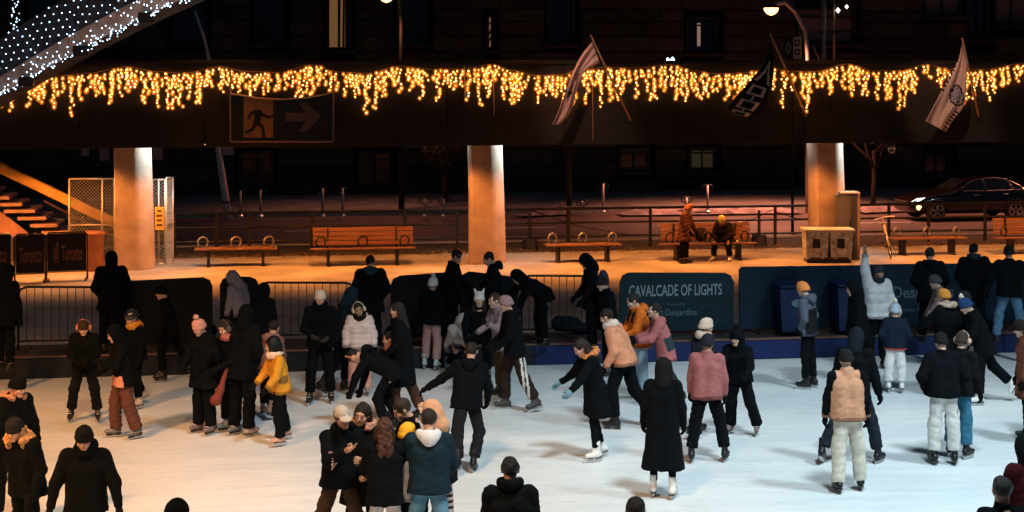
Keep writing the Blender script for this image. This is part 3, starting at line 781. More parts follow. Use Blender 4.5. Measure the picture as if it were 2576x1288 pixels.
anchors = [-140, 150, 318, 556, 792, 1003, 1239, 1462, 1686, 1937, 2132, 2333, 2580, 2760]
def cy_at(px):
    for (x0, y0), (x1, y1) in zip(cable[:-1], cable[1:]):
        if x0 <= px <= x1:
            t = (px - x0) / (x1 - x0); t = t * t * (3 - 2 * t); return y0 + (y1 - y0) * t
    return 175
swag_lab = ['hanging over the far end of the parapet beyond the arch', 'under the lit arch beside the fence column', 'left of the exit sign', 'dipping over the running-man half of the exit sign', 'just past the arrow of the exit sign',
            'above the backed bench', 'ending above the middle column', 'crossed by the pale flag', 'behind the pole of the pale flag', 'meeting the dark patterned flag', 'between the dark flag and the street lamp pole', 'right of the dark patterned flag', 'behind the emblem flag', 'past the emblem flag at the frame edge']
for ai in range(len(anchors) - 1):
    x0, x1 = anchors[ai], anchors[ai + 1]; root = empty('icicle_light_string', W(x0, cy_at(x0), YP - .06))
    tag(root, 'amber icicle light string ' + swag_lab[ai + 1 if ai + 1 < len(swag_lab) else -1], 'string lights', 'amber icicle lights along the walkway')
    inv = Matrix.Translation(-root.location)
    b = MB(); pts = [W(px, cy_at(px), YP - .06) for px in np.linspace(x0, x1, 18)]; b.tube(pts, .008, 5)
    o = b.build('cable', mat('cable_lit', (.25, .14, .06), .6), root); o.matrix_parent_inverse = inv
    px = x0 + 3
    while px < x1:
        L = rnd.choice((3, 5, 5, 6, 7, 7, 8, 8, 9, 10, 11, 13)); sway = rnd.uniform(-.6, .6); q = Vector(W(px, cy_at(px), YP - .06)); b = MB(); pts = [q.copy()]; ph = rnd.random() * 6
        sp = rnd.uniform(.060, .078); q.y -= rnd.uniform(-.02, .03); b.mi = 1
        for i in range(L):
            q = q + Vector((.018 * math.sin(ph + i * .9) + sway * .012, rnd.uniform(-.008, .008), -sp * rnd.uniform(.85, 1.15))); q.y = min(max(q.y, YP - .075), YP - .035); pts.append(q.copy())
            qq = (q.x + rnd.uniform(-.042, .042), q.y - .012, q.z + rnd.uniform(-.02, .02)); b.mi = 1; bulb(b, qq, 0.0115 * rnd.uniform(.55, 1.2)); b.mi = 2; halo(b, qq, .052 * rnd.uniform(.65, 1.3))
        b.mi = 0; b.tube(pts, .005, 3)
        o = b.build('drop', [M_wire, M_bulb, M_halo], root); o.matrix_parent_inverse = inv
        px += rnd.choice((6, 7, 9, 10, 12, 14, 20))

# ------------------------------------------------------------------ exit sign hung on the parapet
ex = empty('exit_sign', W(709, 355, YP - .32)); tag(ex, 'black hanging exit sign with running man and arrow on the parapet', 'sign')
YE = YP - .32
def epart(name, mb, m, parent=ex, inv=True):
    o = mb.build(name, m, parent)
    if inv: o.matrix_parent_inverse = Matrix.Translation(-ex.location)
    return o
def pxpoly(poly, Y, th=.006, name='shape', m=None, parent=ex):
    b = MB(); n = len(poly); P_ = [W(x, y, Y) for x, y in poly]
    b.add([p + Vector((0, -th, 0)) for p in P_] + P_, [tuple(range(n)), tuple(range(2 * n - 1, n - 1, -1))] + [(i, n + i, n + (i + 1) % n, (i + 1) % n) for i in range(n)])
    return epart(name, b, m, parent)
pxpoly([(582, 238), (600, 239), (650, 247), (709, 250), (770, 246), (820, 237), (836, 234), (836, 354), (582, 354)], YE, .02, 'board', mat('sign_black_vinyl', (.02, .02, .02), .6))
b = MB()
for a, c in (((580, 176), (580, 356)), ((838, 176), (838, 356)), ((580, 356), (838, 356))): b.tube([W(*a, YE), W(*c, YE)], .022, 8)
epart('frame', b, mat('sign_frame', (.35, .22, .18), .5, .5))
b = MB(); b.tube([W(x, y, YE - .03) for x, y in ((580, 236), (610, 240), (650, 247), (709, 250), (770, 246), (815, 238), (838, 232))], .022, 6)
epart('edge_rope', b, mat('rope_pale', (.7, .45, .25), .8))
M_or = mat('sign_orange_field', (.42, .18, .05), .6); M_man = mat('sign_man_black', (.012, .012, .012), .6); M_arr = mat('sign_arrow_grey', (.16, .09, .065), .6)
pxpoly([(613, 243), (650, 248), (687, 251), (687, 346), (613, 346)], YE - .024, .004, 'pictogram_field', M_or)
hx, hy_ = 657, 262
pxpoly([(hx + 7.5 * math.cos(a), hy_ + 7.5 * math.sin(a)) for a in np.linspace(0, 6.28, 15)[:-1]], YE - .032, .004, 'pictogram_head', mat('sign_head_red', (.5, .2, .08), .6))
for nm, poly in (('pictogram_torso', [(640, 276), (655, 276), (661, 282), (655, 300), (650, 316), (637, 312), (640, 297)]),
                 ('pictogram_arm', [(655, 277), (663, 286), (676, 291), (687, 291), (687, 296), (674, 297), (659, 293), (653, 285)]),
                 ('pictogram_arm', [(641, 276), (627, 284), (622, 299), (627, 301), (632, 289), (643, 284)]),
                 ('pictogram_leg', [(648, 312), (657, 322), (660, 346), (668, 346), (665, 320), (654, 306)]),
                 ('pictogram_leg', [(638, 308), (633, 322), (616, 330), (616, 337), (637, 329), (646, 314)])):
    pxpoly(poly, YE - .032, .004, nm, M_man)
pxpoly([(719, 284), (770, 284), (749, 258), (770, 258), (808, 292), (772, 331), (750, 331), (771, 305), (719, 305)], YE - .026, .006, 'arrow', M_arr)

# ------------------------------------------------------------------ flags on slanted poles
M_pole = mat('flag_pole_wood', (.35, .2, .1), .5)
def flag(label, top, bot, Lc, Rc, matfn, mats, fringe=False, emblem=None):
    root = empty('flag', W(*bot, YP - .08)); tag(root, label, 'flag', 'flags on the parapet'); inv = Matrix.Translation(-root.location)
    b = MB(); b.tube([W(*bot, YP - .08), W(*top, YP - 1.0)], [.032, .024], 10); bulb(b, W(top[0], top[1], YP - 1.0), .04)
    o = b.build('pole', M_pole, root, True); o.matrix_parent_inverse = inv
    nu, nv = 26, 44
    def curve(c, t):
        n = len(c) - 1; f = t * n; i = min(int(f), n - 1); w_ = f - i
        p0, p1, p2, p3 = (np.array(c[max(0, min(n, j))], float) for j in (i - 1, i, i + 1, i + 2))
        return .5 * (2 * p1 + (p2 - p0) * w_ + (2 * p0 - 5 * p1 + 4 * p2 - p3) * w_ ** 2 + (3 * p1 - p0 - 3 * p2 + p3) * w_ ** 3)
    V = []
    for j in range(nv + 1):
        v = j / nv; l, r_ = curve(Lc, v), curve(Rc, v)
        for i in range(nu + 1):
            u = i / nu; p = l + (r_ - l) * u; dep = .75 - .25 * v + .05 * math.sin(u * 9 + v * 2.5) * (.4 + v) + .03 * math.sin(u * 17 - v * 5)
            V.append(W(p[0], p[1], YP - dep))
    Fc = []; Mi = []
    for j in range(nv):
        for i in range(nu):
            a = j * (nu + 1) + i; Fc.append((a, a + nu + 1, a + nu + 2, a + 1)); Mi.append(matfn((i + .5) / nu, (j + .5) / nv))
    me = new_mesh('cloth', V, Fc, True); me.polygons.foreach_set('material_index', Mi)
    o = link('cloth', me, mats, root); o.matrix_parent_inverse = inv
    sol = o.modifiers.new('thick', 'SOLIDIFY'); sol.thickness = .008
    return root, inv
M_fl1 = mat('flag_cream', (.62, .42, .38), .85, 0, .1, 6); M_flb = mat('flag_black', (.012, .012, .012), .9); M_flp = mat('flag_dark_blue', (.004, .006, .013), .85); M_flw = mat('flag_white', (.62, .5, .42), .85)
flag('pale pink-white flag with small dark emblem hanging from the first pole', (1487, 91), (1586, 302),
     [(1489, 105), (1462, 140), (1440, 185), (1424, 230), (1405, 280), (1390, 314)], [(1509, 158), (1492, 165), (1470, 180), (1452, 225), (1434, 285), (1408, 312)],
     lambda u, v: 1 if ((u - .42) / .22) ** 2 + ((v - .62) / .075) ** 2 < 1 and (math.sin(u * 30) + math.cos(v * 70) > -.5) or (.5 < u < .62 and .42 < v < .5) else 0, [M_fl1, M_flb])
def wamp(u, v):     # four open squares joined by a line and a tree form in the middle, white on dark
    def sq(c, h=.13):
        a, b_ = abs(u - .5), abs(v - c); return max(a / .30, b_ / .062)
    for c in (.47, .66, .845):
        q = sq(c)
        if .58 < q < 1: return 1
        if q <= .58: return 0
    if abs(u - .5) < .055 and .40 < v < .93: return 1
    if .12 < v < .36 and (abs(abs(u - .5) - (v - .12) * 1.3) < .07): return 1
    return 0
flag('dark flag with a chain of pale linked squares on the second pole', (1939, 88), (2028, 293),
     [(1937, 100), (1915, 165), (1885, 205), (1850, 245), (1830, 272), (1826, 278)], [(1948, 150), (1946, 190), (1940, 225), (1925, 265), (1900, 292), (1885, 300)], wamp, [M_flp, M_flw])
def emb(u, v):
    d = ((u - .62) / .34) ** 2 + ((v - .50) / .115) ** 2
    if .72 < d < 1: return 1
    if d < .72: return 1 if (math.sin(u * 37) * math.cos(v * 90) > .45) else 2
    if u > .80 and .66 < v < .98 and int(v * 40) % 2 == 0: return 1
    if u < .06 and v < .6 and int(v * 46) % 2: return 1
    return 0
flag('pale flag with a round emblem and fringed edge on the third pole', (2421, 98), (2462, 294),
     [(2419, 112), (2410, 150), (2390, 190), (2366, 235), (2345, 275), (2329, 305)], [(2434, 150), (2432, 190), (2430, 240), (2420, 275), (2395, 305), (2380, 332)], emb, [mat('flag_peach', (.62, .46, .38), .85, 0, .08, 5), M_flb, mat('flag_grey', (.35, .33, .36), .85)])
# thin rods fixed on the parapet
for px, y0, y1, lab in ((1490, 166, 352, 'thin vertical conduit on the parapet behind the pale flag'), (1241, 160, 290, 'thin vertical cable hanging on the parapet above the middle column'), (1168, 165, 250, 'short thin wire on the parapet near the backed bench')):
    b = MB(); b.tube([W(px, y0, YP - .05), W(px + 2, y1, YP - .05)], .014, 6); b.tube([W(px, y0 + 8, YP - .05), W(px, y0 + 8, YP + .02)], .012, 6); tag(b.build('conduit', mat('conduit', (.3, .2, .14), .5, .4)), lab, 'conduit')
for px, lab in ((1684, 'small white floodlight on the parapet top near the pale flag'),):
    root = empty('parapet_lamp', W(px, 160, YP + .1)); tag(root, lab, 'lamp'); b = MB(); b.box((0, 0, .0), (.1, .1, .16), bev=.01); b.build('body', M_dark, root); b = MB(); bulb(b, (-.06, -.08, .1), .045); bulb(b, (.06, -.08, .1), .06); b.build('bulb', M_wbulb, root)

# ------------------------------------------------------------------ lit arch rib over the rink corner
ar = empty('arch_rib', W(-60, 262, 38)); tag(ar, 'concrete arch rib wrapped in cold white fairy lights above the rink corner', 'arch'); ainv = Matrix.Translation(-ar.location)
def arch_pt(t):       # lower edge of the rib's face in 3-D, t 0..1 from its low end up and toward the viewer
    px = -90 + 800 * t; py = 298 - 520 * t + 120 * t * t; return W(px, py, 37.5 - 9.5 * t)
apts = [arch_pt(t) for t in np.linspace(0, 1, 30)]
def ring(i):
    p = apts[i]; d = (apts[min(i + 1, 29)] - apts[max(i - 1, 0)]).normalized(); up = Vector((0, 0, 1)); n = (up - d * up.dot(d)).normalized(); side = d.cross(n).normalized()
    if side.y > 0: side = -side
    return p, n, side
sect_a = [(0, 0), (.30, -.14), (.33, -.10), (1.12, -.04), (1.14, -.0), (1.14, .5), (0, .5)]   # (up, toward viewer is negative)
b = MB(); bs = MB()
for mbx, idx in ((b, None),):
    V = []; n = len(sect_a)
    for i in range(30):
        p, nn, sd = ring(i); V += [p + nn * u_ - sd * v_ for u_, v_ in sect_a]
    mbx.add(V, [(i * n + k, i * n + (k + 1) % n, (i + 1) * n + (k + 1) % n, (i + 1) * n + k) for i in range(29) for k in range(n)] + [tuple(range(n)), tuple(29 * n + k for k in range(n))[::-1]])
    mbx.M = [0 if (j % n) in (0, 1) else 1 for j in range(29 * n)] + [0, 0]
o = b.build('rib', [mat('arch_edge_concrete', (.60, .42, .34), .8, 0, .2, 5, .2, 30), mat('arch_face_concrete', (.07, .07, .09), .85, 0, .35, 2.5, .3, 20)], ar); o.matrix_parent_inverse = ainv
for i in (6, 11, 17, 23):
    b = MB(); p, nn, sd = ring(i); b.box(p + nn * -.08 + sd * .1, (.3, .18, .2), bev=.02); o = b.build('junction_box', M_dark, ar); o.matrix_parent_inverse = ainv
def fairy(name, label, gen, count, r_):
    root = empty(name, apts[0]); tag(root, label, 'string lights', 'cold white lights on the arch'); inv = Matrix.Translation(-root.location)
    for s in range(8):
        b = MB(); b.mi = 1; pts = []
        for j in range(count):
            t = (s + (j + rnd.random()) / count) / 8 * 28.9; q = gen(t, j); bulb(b, q, r_ * rnd.uniform(.8, 1.2)); pts.append(q)
        b.mi = 0; b.tube(pts[:], .004, 3)
        o = b.build('strand', [M_wire, M_wbulb], root); o.matrix_parent_inverse = inv
def lerp_ring(t):
    i = min(int(t), 28); f = t - i; a, c = ring(i), ring(i + 1); return a[0].lerp(c[0], f), a[1], a[2]
def g_face(t, j):
    p, n, s = lerp_ring(t); h = .36 + (j * .381 % 1.0) * .74; return p + n * h + s * (.15)
def g_edge(t, j):
    p, n, s = lerp_ring(t); return p + n * rnd.gauss(-.03, .05) + s * rnd.uniform(.0, .18)
def g_strip(t, j):
    p, n, s = lerp_ring(t); return p + n * rnd.uniform(.02, .3) + s * (.16 + rnd.random() * .03)
fairy('fairy_light_net', 'net of cold white fairy lights over the face of the arch', g_face, 26, .0125)
fairy('fairy_light_string', 'dense cold white fairy lights along the lower edge of the arch', g_edge, 34, .0125)
fairy('fairy_light_string', 'scattered cold white fairy lights on the pale edge of the arch', g_strip, 12, .014)
# a hanging strand beside the arch, far left
root = empty('hanging_light_strand', W(37, 0, 46)); tag(root, 'thin hanging strand of dim white lights beyond the arch', 'string lights'); b = MB(); b.mi = 1; pts = []
for j in range(26):
    q = W(37 + rnd.gauss(0, 7), -4 + j * 4.2, 46 + rnd.uniform(-.2, .2)); bulb(b, q, .012 if j % 2 else .02); pts.append(q)
b.mi = 0; b.tube(pts, .006, 4); o = b.build('strand', [M_wire, M_wbulb], root); o.matrix_parent_inverse = Matrix.Translation(-root.location)
# ------------------------------------------------------------------ old stone building across the street
YB = 66.5
bd = empty('stone_building', (5, YB, ZS)); tag(bd, 'dark old stone building with tall windows across the street', 'building'); binv = Matrix.Translation(-bd.location)
M_st = [mat('stone_%d' % i, c, .9, 0, .3, 2.0, .5, 10, spec=.1) for i, c in enumerate([(.06, .045, .036), (.045, .036, .032), (.075, .056, .043)])]
def bpart(name, mb, m, parent=bd):
    o = mb.build(name, m, parent)
    if parent is bd: o.matrix_parent_inverse = binv
    return o
b = MB(); b.box((5, YB + 1.2, 7.5), (110, 1.0, 15.6)); bpart('wall', b, M_st[1])
# window openings in frame units: (x0, x1, ytop, ybottom, lit)
WIN = [(822, 884, -60, 126, 'curtain'), (1226, 1246, 36, 125, 'pink'), (1731, 1812, 42, 132, 'bright'), (1738, 1808, 372, 430, 'dim'), (2440, 2498, -40, 96, 'dark'), (2330, 2430, -60, 40, 'blind'), (2510, 2600, -60, 62, 'blind'), (1000, 1080, -60, 110, 'dark'), (430, 520, -60, 110, 'dark'), (640, 720, -60, 110, 'dark'), (240, 330, -60, 110, 'dark'), (2010, 2160, 20, 110, 'blind'), (1380, 1450, -60, 110, 'dark'),
       (600, 690, 380, 470, 'dark'), (900, 990, 380, 470, 'dark'), (60, 150, -60, 110, 'dark'), (1560, 1640, 372, 430, 'dark'), (2330, 2400, 380, 440, 'dark')]
wins = []
for x0, x1, y0, y1, k in WIN:
    a, c = W(x0, y1, YB), W(x1, y0, YB); wins.append((a.x, c.x, a.z, c.z, k))
# courses of stone, cut round the openings
z = ZS + .12; ci = 0
while z < 11.4:
    hgt = .62 if ci % 3 else .48; x = -22.0 + (.6 if ci % 2 else 0)
    segs = [(-24.0, 34.0)]
    for xa, xb, za, zb, k in wins:
        if za - .12 < z + hgt - .02 and zb + .12 > z + .02:
            ns = []
            for s0, s1 in segs:
                if xb + .16 <= s0 or xa - .16 >= s1: ns.append((s0, s1)); continue
                if xa - .16 > s0: ns.append((s0, xa - .16))
                if xb + .16 < s1: ns.append((xb + .16, s1))
            segs = ns
    for s0, s1 in segs:
        if s1 - s0 < .1: continue
        p = s0
        while p < s1 - .02:
            L = min(rnd.uniform(2.6, 4.6), s1 - p)
            if s1 - p - L < .5: L = s1 - p
            b = MB(); dpt = rnd.uniform(.0, .05); b.box((p + L / 2, YB + .36 - dpt, z + hgt / 2), (L - .03, .68, hgt - .03), bev=.03); bpart('stone', b, M_st[rnd.randrange(3)]); p += L
    z += hgt; ci += 1
M_lit = {'curtain': mat('window_warm_curtain', (.6, .45, .25), .9, 0, .35, 1.2, emit=(1, .50, .17), estr=.12, stretch=(6, 1, .2)), 'pink': mat('window_pink', (.5, .3, .25), .9, emit=(1, .5, .38), estr=.16),
         'bright': mat('window_dark_pane', (.01, .015, .02), .1, spec=.6), 'dim': mat('window_dim', (.1, .08, .04), .6, emit=(.9, .7, .35), estr=.02), 'dark': MATS['window_dark_pane'], 'blind': mat('window_blind', (.2, .14, .12), .8, 0, .2, 1.0, stretch=(.2, 1, 14))}
M_frm = mat('window_frame', (.03, .028, .027), .6)
for xa, xb, za, zb, k in wins:
    w_, h_ = xb - xa, zb - za
    f = MB()
    for q, d_ in (((xa + .06, YB + .45, (za + zb) / 2), (.12, .2, h_)), ((xb - .06, YB + .45, (za + zb) / 2), (.12, .2, h_)), (((xa + xb) / 2, YB + .45, zb - .06), (w_ - .24, .2, .12)), (((xa + xb) / 2, YB + .45, za + .06), (w_ - .24, .2, .12)), (((xa + xb) / 2, YB + .47, za + h_ * .76), (w_ - .24, .12, .07))): f.box(q, d_)
    if w_ > .6: f.box(((xa + xb) / 2, YB + .47, (za + zb) / 2), (.06, .1, h_ - .24))
    fo = bpart('window', f, M_frm)
    g = MB(); g.box(((xa + xb) / 2, YB + .53, (za + zb) / 2), (w_ - .1, .03, h_ - .1)); g.build('pane', M_lit[k], fo)
    s = MB(); s.box(((xa + xb) / 2, YB + .0, za - .1), (w_ + .4, .5, .16), bev=.03); s.build('sill', M_st[0], fo)
    if k == 'bright':
        a, c = W(1754, 116, YB + .5), W(1764, 58, YB + .5); g = MB(); g.box(((a.x + c.x) / 2, YB + .50, (a.z + c.z) / 2), (c.x - a.x, .03, c.z - a.z)); o = g.build('pane', mat('window_gap_light', (1, .85, .75), .6, emit=(1, .66, .5), estr=.2), fo)
    if k == 'curtain':
        for q in (.52, .70):
            c_ = MB(); c_.tube([(xa + w_ * q, YB + .49, za + .1), (xa + w_ * q + .03, YB + .49, zb)], .05, 6); o = c_.build('curtain', mat('curtain_fold', (.08, .05, .03), .9), fo)
        c_ = MB(); c_.box((xb - w_ * .1, YB + .48, (za + zb) / 2), (w_ * .26, .05, h_ - .2)); o = c_.build('curtain', MATS['curtain_fold'], fo)
# street lights along the pavement
def street_lamp(px, base, head, label, energy, bend, pm=None):
    Yl = G(*base, ZS).y; root = empty('street_lamp', G(base[0], base[1], ZS)); tag(root, label, 'street lamp', 'street lamps'); inv = Matrix.Translation(-root.location)
    pts = [G(base[0], base[1], ZS)] + [W(x, y, Yl) for x, y in bend] + [W(head[0], head[1] - 8, Yl - .4)]
    b = MB(); b.tube(pts, [.11] + [.075] * len(bend) + [.05], 10); o = b.build('pole', pm or mat('lamp_pole', (.45, .4, .38), .5, .5), root, True); o.matrix_parent_inverse = inv
    h = W(head[0], head[1], Yl - .4); b = MB(); b.lathe([(.05, .16), (.16, .12), (.26, .02), (.24, .0)], h, 14); o = b.build('lamp_head', M_dark, root, True); o.matrix_parent_inverse = inv
    b = MB(); b.lathe([(.26, 0), (.25, -.08), (.16, -.20), (.03, -.26)], h, 14); o = b.build('bulb', mat('street_bulb', (1, .7, .5), .5, emit=(1, .45, .16), estr=5), root, True); o.matrix_parent_inverse = inv
    l = lamp('street_light', 'SPOT', h + Vector((0, 0, -.3)), energy, (1, .33, .18), h + Vector((0, -1.2, -6)), .2, 125, .8)
    return root
street_lamp(2030, (2034, 536), (1940, 20), 'curved street lamp glowing above the dark patterned flag', 9000, [(2032, 140), (2026, 78), (2000, 30), (1975, 6)])
street_lamp(1000, (1010, 536), (972, -12), 'street lamp whose bulb just shows at the top of the frame', 1100, [(1010, 60), (1004, -20), (990, -30)], mat('lamp_pole_shaded', (.01, .01, .01), .7))  # this pole has the night's darkness put into its colour
street_lamp(2900, (2905, 536), (2850, 10), 'street lamp further along the street beyond the car', 8000, [(2903, 100), (2895, 20), (2870, -6)])
# leaning pole with a plate
YL = G(575, 556, ZS).y; root = empty('leaning_street_pole', G(576, 556, ZS)); tag(root, 'leaning street pole with a banded foot seen between the fence and the bench', 'pole'); inv = Matrix.Translation(-root.location)
b = MB(); b.tube([G(576, 556, ZS), W(563, 470, YL), W(549, 376, YL), W(526, 150, YL), W(512, 90, YL), W(490, 28, YL)], [.12, .125, .1, .06, .05, .04], 12); o = b.build('pole', mat('pole_grey', (.75, .6, .58), .5, .1), root, True); o.matrix_parent_inverse = inv
for y in (508, 534):
    b = MB(); t = (556 - y) / 86; c = G(576, 556, ZS).lerp(W(563, 470, YL), t); b.lathe([(.13, -.03), (.15, -.02), (.15, .02), (.13, .03)], c, 12); o = b.build('band', M_dark, root); o.matrix_parent_inverse = inv
c = W(574, 380, YL); b = MB(); b.box(c, (.36, .03, .26), bev=.01); o = b.build('plate', mat('plate_pink', (.5, .3, .27), .6, 0, .2, 20), root); o.matrix_parent_inverse = inv
# street plates behind the fence column
for x0, x1, y1, d, lab in ((204, 224, 393, 58, 'small street plate under the walkway near the stairs'), (250, 274, 404, 58.5, 'street plate on a post beside the fence column'), (384, 410, 403, 57.5, 'striped street plate showing past the fence column')):
    root = empty('street_plate', G((x0 + x1) / 2, 540, ZS)); root.location = Vector((W((x0 + x1) / 2, 300, d).x, d, ZS)); tag(root, lab, 'sign', 'street plates'); inv = Matrix.Translation(-root.location)
    a, c = W(x0, y1, d), W(x1, 340, d); b = MB(); b.box(((a.x + c.x) / 2, d, (a.z + c.z) / 2), (c.x - a.x, .04, c.z - a.z), bev=.01); o = b.build('plate', mat('plate_dull_pink', (.42, .24, .2), .6, 0, .3, 4, stretch=(5, 1, .3)), root); o.matrix_parent_inverse = inv
    b = MB(); b.tube([((a.x + c.x) / 2, d + .06, ZS), ((a.x + c.x) / 2, d + .06, c.z)], .04, 8); o = b.build('post', M_dark, root); o.matrix_parent_inverse = inv
# traffic pole with signal heads behind the parapet top right
YT = 60.0; root = empty('traffic_signal', Vector((W(2075, 300, YT).x, YT, ZS))); tag(root, 'traffic signal pole with cross arm rising behind the walkway', 'traffic signal'); inv = Matrix.Translation(-root.location); bx_ = root.location.x
b = MB(); b.tube([(bx_, YT, ZS), W(2072, -40, YT)], .09, 8); b.tube([W(2098, 150, YT), W(2098, -30, YT)], .05, 8); b.tube([W(2046, 118, YT), W(2062, 150, YT)], .04, 6); o = b.build('pole', mat('signal_pole', (.3, .25, .2), .5, .4), root, True); o.matrix_parent_inverse = inv
b = MB(); b.tube([W(2060, 82, YT), W(2120, 78, YT), W(2165, 80, YT)], .06, 8); b.tube([W(2072, 28, YT), W(2148, 20, YT)], .035, 6); o = b.build('arm', M_dark, root); o.matrix_parent_inverse = inv
b = MB(); bulb(b, W(2108, 26, YT - .2), .09); bulb(b, W(2130, 17, YT - .2), .07); o = b.build('bulb', mat('signal_white', (1, .9, .8), .4, emit=(1, .8, .6), estr=4), root); o.matrix_parent_inverse = inv
b = MB(); b.tube([(bx_, YT, 5.0), W(2072, 150, YT)], .12, 8); o = b.build('sleeve', M_dark, root); o.matrix_parent_inverse = inv
# black and white lane sign
YQ = 50.0; c0, c1 = W(1975, 147, YQ), W(2015, 94, YQ); root = empty('lane_sign', Vector(((c0.x + c1.x) / 2, YQ, ZS))); tag(root, 'black and white lane sign with a diamond beside the street lamp pole', 'sign'); inv = Matrix.Translation(-root.location)
for nm, x0, x1, m_ in (('black_panel', 1974, 1994, M_dark), ('white_panel', 1995.5, 2016, mat('sign_white', (.42, .42, .44), .6))):
    a, c = W(x0, 148, YQ), W(x1, 93, YQ); b = MB(); b.box(((a.x + c.x) / 2, YQ, (a.z + c.z) / 2), (c.x - a.x, .05, c.z - a.z), bev=.008); o = b.build(nm, m_, root); o.matrix_parent_inverse = inv
def flat(poly, Y, m_, name, root, inv, hole=None):
    b = MB(); n = len(poly); P_ = [W(x, y, Y) for x, y in poly]
    if hole:
        H_ = [W(x, y, Y) for x, y in hole]; b.add(P_ + H_, [(i, n + i, n + (i + 1) % n, (i + 1) % n) for i in range(n)])
    else: b.add(P_, [tuple(range(n))])
    o = b.build(name, m_, root); o.matrix_parent_inverse = inv; return o
dia = lambda s: [(1983.5, 120 - 17 * s), (1990.5, 120), (1983.5, 120 + 17 * s), (1976.5, 120)] if s == 1 else [(1983.5, 120 - 12), (1988, 120), (1983.5, 120 + 12), (1979, 120)]
flat(dia(1), YQ - .03, mat('sign_white', (.42, .42, .44)), 'diamond', root, inv, dia(.6))
flat([(1999, 100), (2012, 99), (2012, 115), (1999, 116)], YQ - .03, M_dark, 'symbol', root, inv, [(2002, 104), (2009, 103.5), (2009, 111), (2002, 112)]); flat([(1999, 124), (2012, 123), (2012, 138), (1999, 139)], YQ - .03, M_dark, 'symbol', root, inv, [(2002, 128), (2009, 127.5), (2009, 134), (2002, 134.5)])
b = MB(); b.tube([(root.location.x, YQ + .06, ZS), (root.location.x, YQ + .06, c1.z)], .05, 8); o = b.build('post', M_dark, root); o.matrix_parent_inverse = inv

# bike posts along the far pavement
ptop = {655: 478, 812: 474, 862: 474, 1070: 500, 1117: 500, 1464: 505, 1517: 462, 1727: 497, 1780: 466, 605: 480}
bp_lab = {655: 'bike post with pale foot nearest the leaning pole', 812: 'bike post first of the pair above the backed bench', 862: 'bike post second of the pair above the backed bench', 1070: 'short bike post before the middle column', 1117: 'bike post closest to the middle column',
          1464: 'pale bike post above the backless middle bench', 1517: 'tall bike post above the backless middle bench', 1727: 'bike post behind the standing bench visitor', 1780: 'bike post between the two bench visitors', 605: 'faint bike post behind the leaning pole'}
for px, y0 in ptop.items():
    base = G(px, 545 if px < 1300 else 534, ZS + .12); top = W(px, y0, base.y); root = empty('bike_post', base); tag(root, bp_lab[px], 'post', 'bike posts on the far pavement'); inv = Matrix.Translation(-root.location)
    b = MB(); b.tube([base, top], .045, 8); o = b.build('post', mat('post_grey', (.5, .42, .4), .5, .4), root, True); o.matrix_parent_inverse = inv
    b = MB(); b.tube([top + Vector((math.cos(a) * .2, 0, -.08 + math.sin(a) * .1)) for a in np.linspace(0, 6.28, 15)], .02, 6, False); o = b.build('ring', M_dark, root, True); o.matrix_parent_inverse = inv
    b = MB(); b.lathe([(.11, 0), (.11, .03), (.06, .08)], base, 10); o = b.build('foot', M_galv, root); o.matrix_parent_inverse = inv
# snow bank / rubble on the far kerb
for j, (px0, px1, py, hgt, lab) in enumerate(((1300, 1432, 533, .5, 'slanting heap of pinkish snow at the far kerb'), (1560, 2010, 530, .18, 'low ridge of dirty snow along the far kerb'), (2160, 2290, 524, .22, 'low bank of pinkish snow before the car'))):
    n = 60; V = []; 
    A, C = G(px0, py + 6, ZS + .1), G(px1, py, ZS + .1)
    for i in range(n + 1):
        t = i / n; p = A.lerp(C, t); hh = hgt * ((t ** 1.5 if j == 0 else 1) * (.6 + .4 * rnd.random()) * min(1, 8 * (1 - t), 8 * t + .05))
        V += [p + Vector((0, -.5, -.03)), p + Vector((0, -.2, hh * .7)), p + Vector((0, .1, hh)), p + Vector((0, .5, -.03))]
    o = link('snow_bank', new_mesh('snow_bank', V, [(i * 4 + k, i * 4 + 4 + k, i * 4 + 5 + k, i * 4 + 1 + k) for i in range(n) for k in range(3)], True), mat('dirty_snow', (.06, .045, .045), .9, 0, .5, 2.2, .8, 10, col2=(.32, .24, .25))); tag(o, lab, 'snow', 'snow along the far kerb')
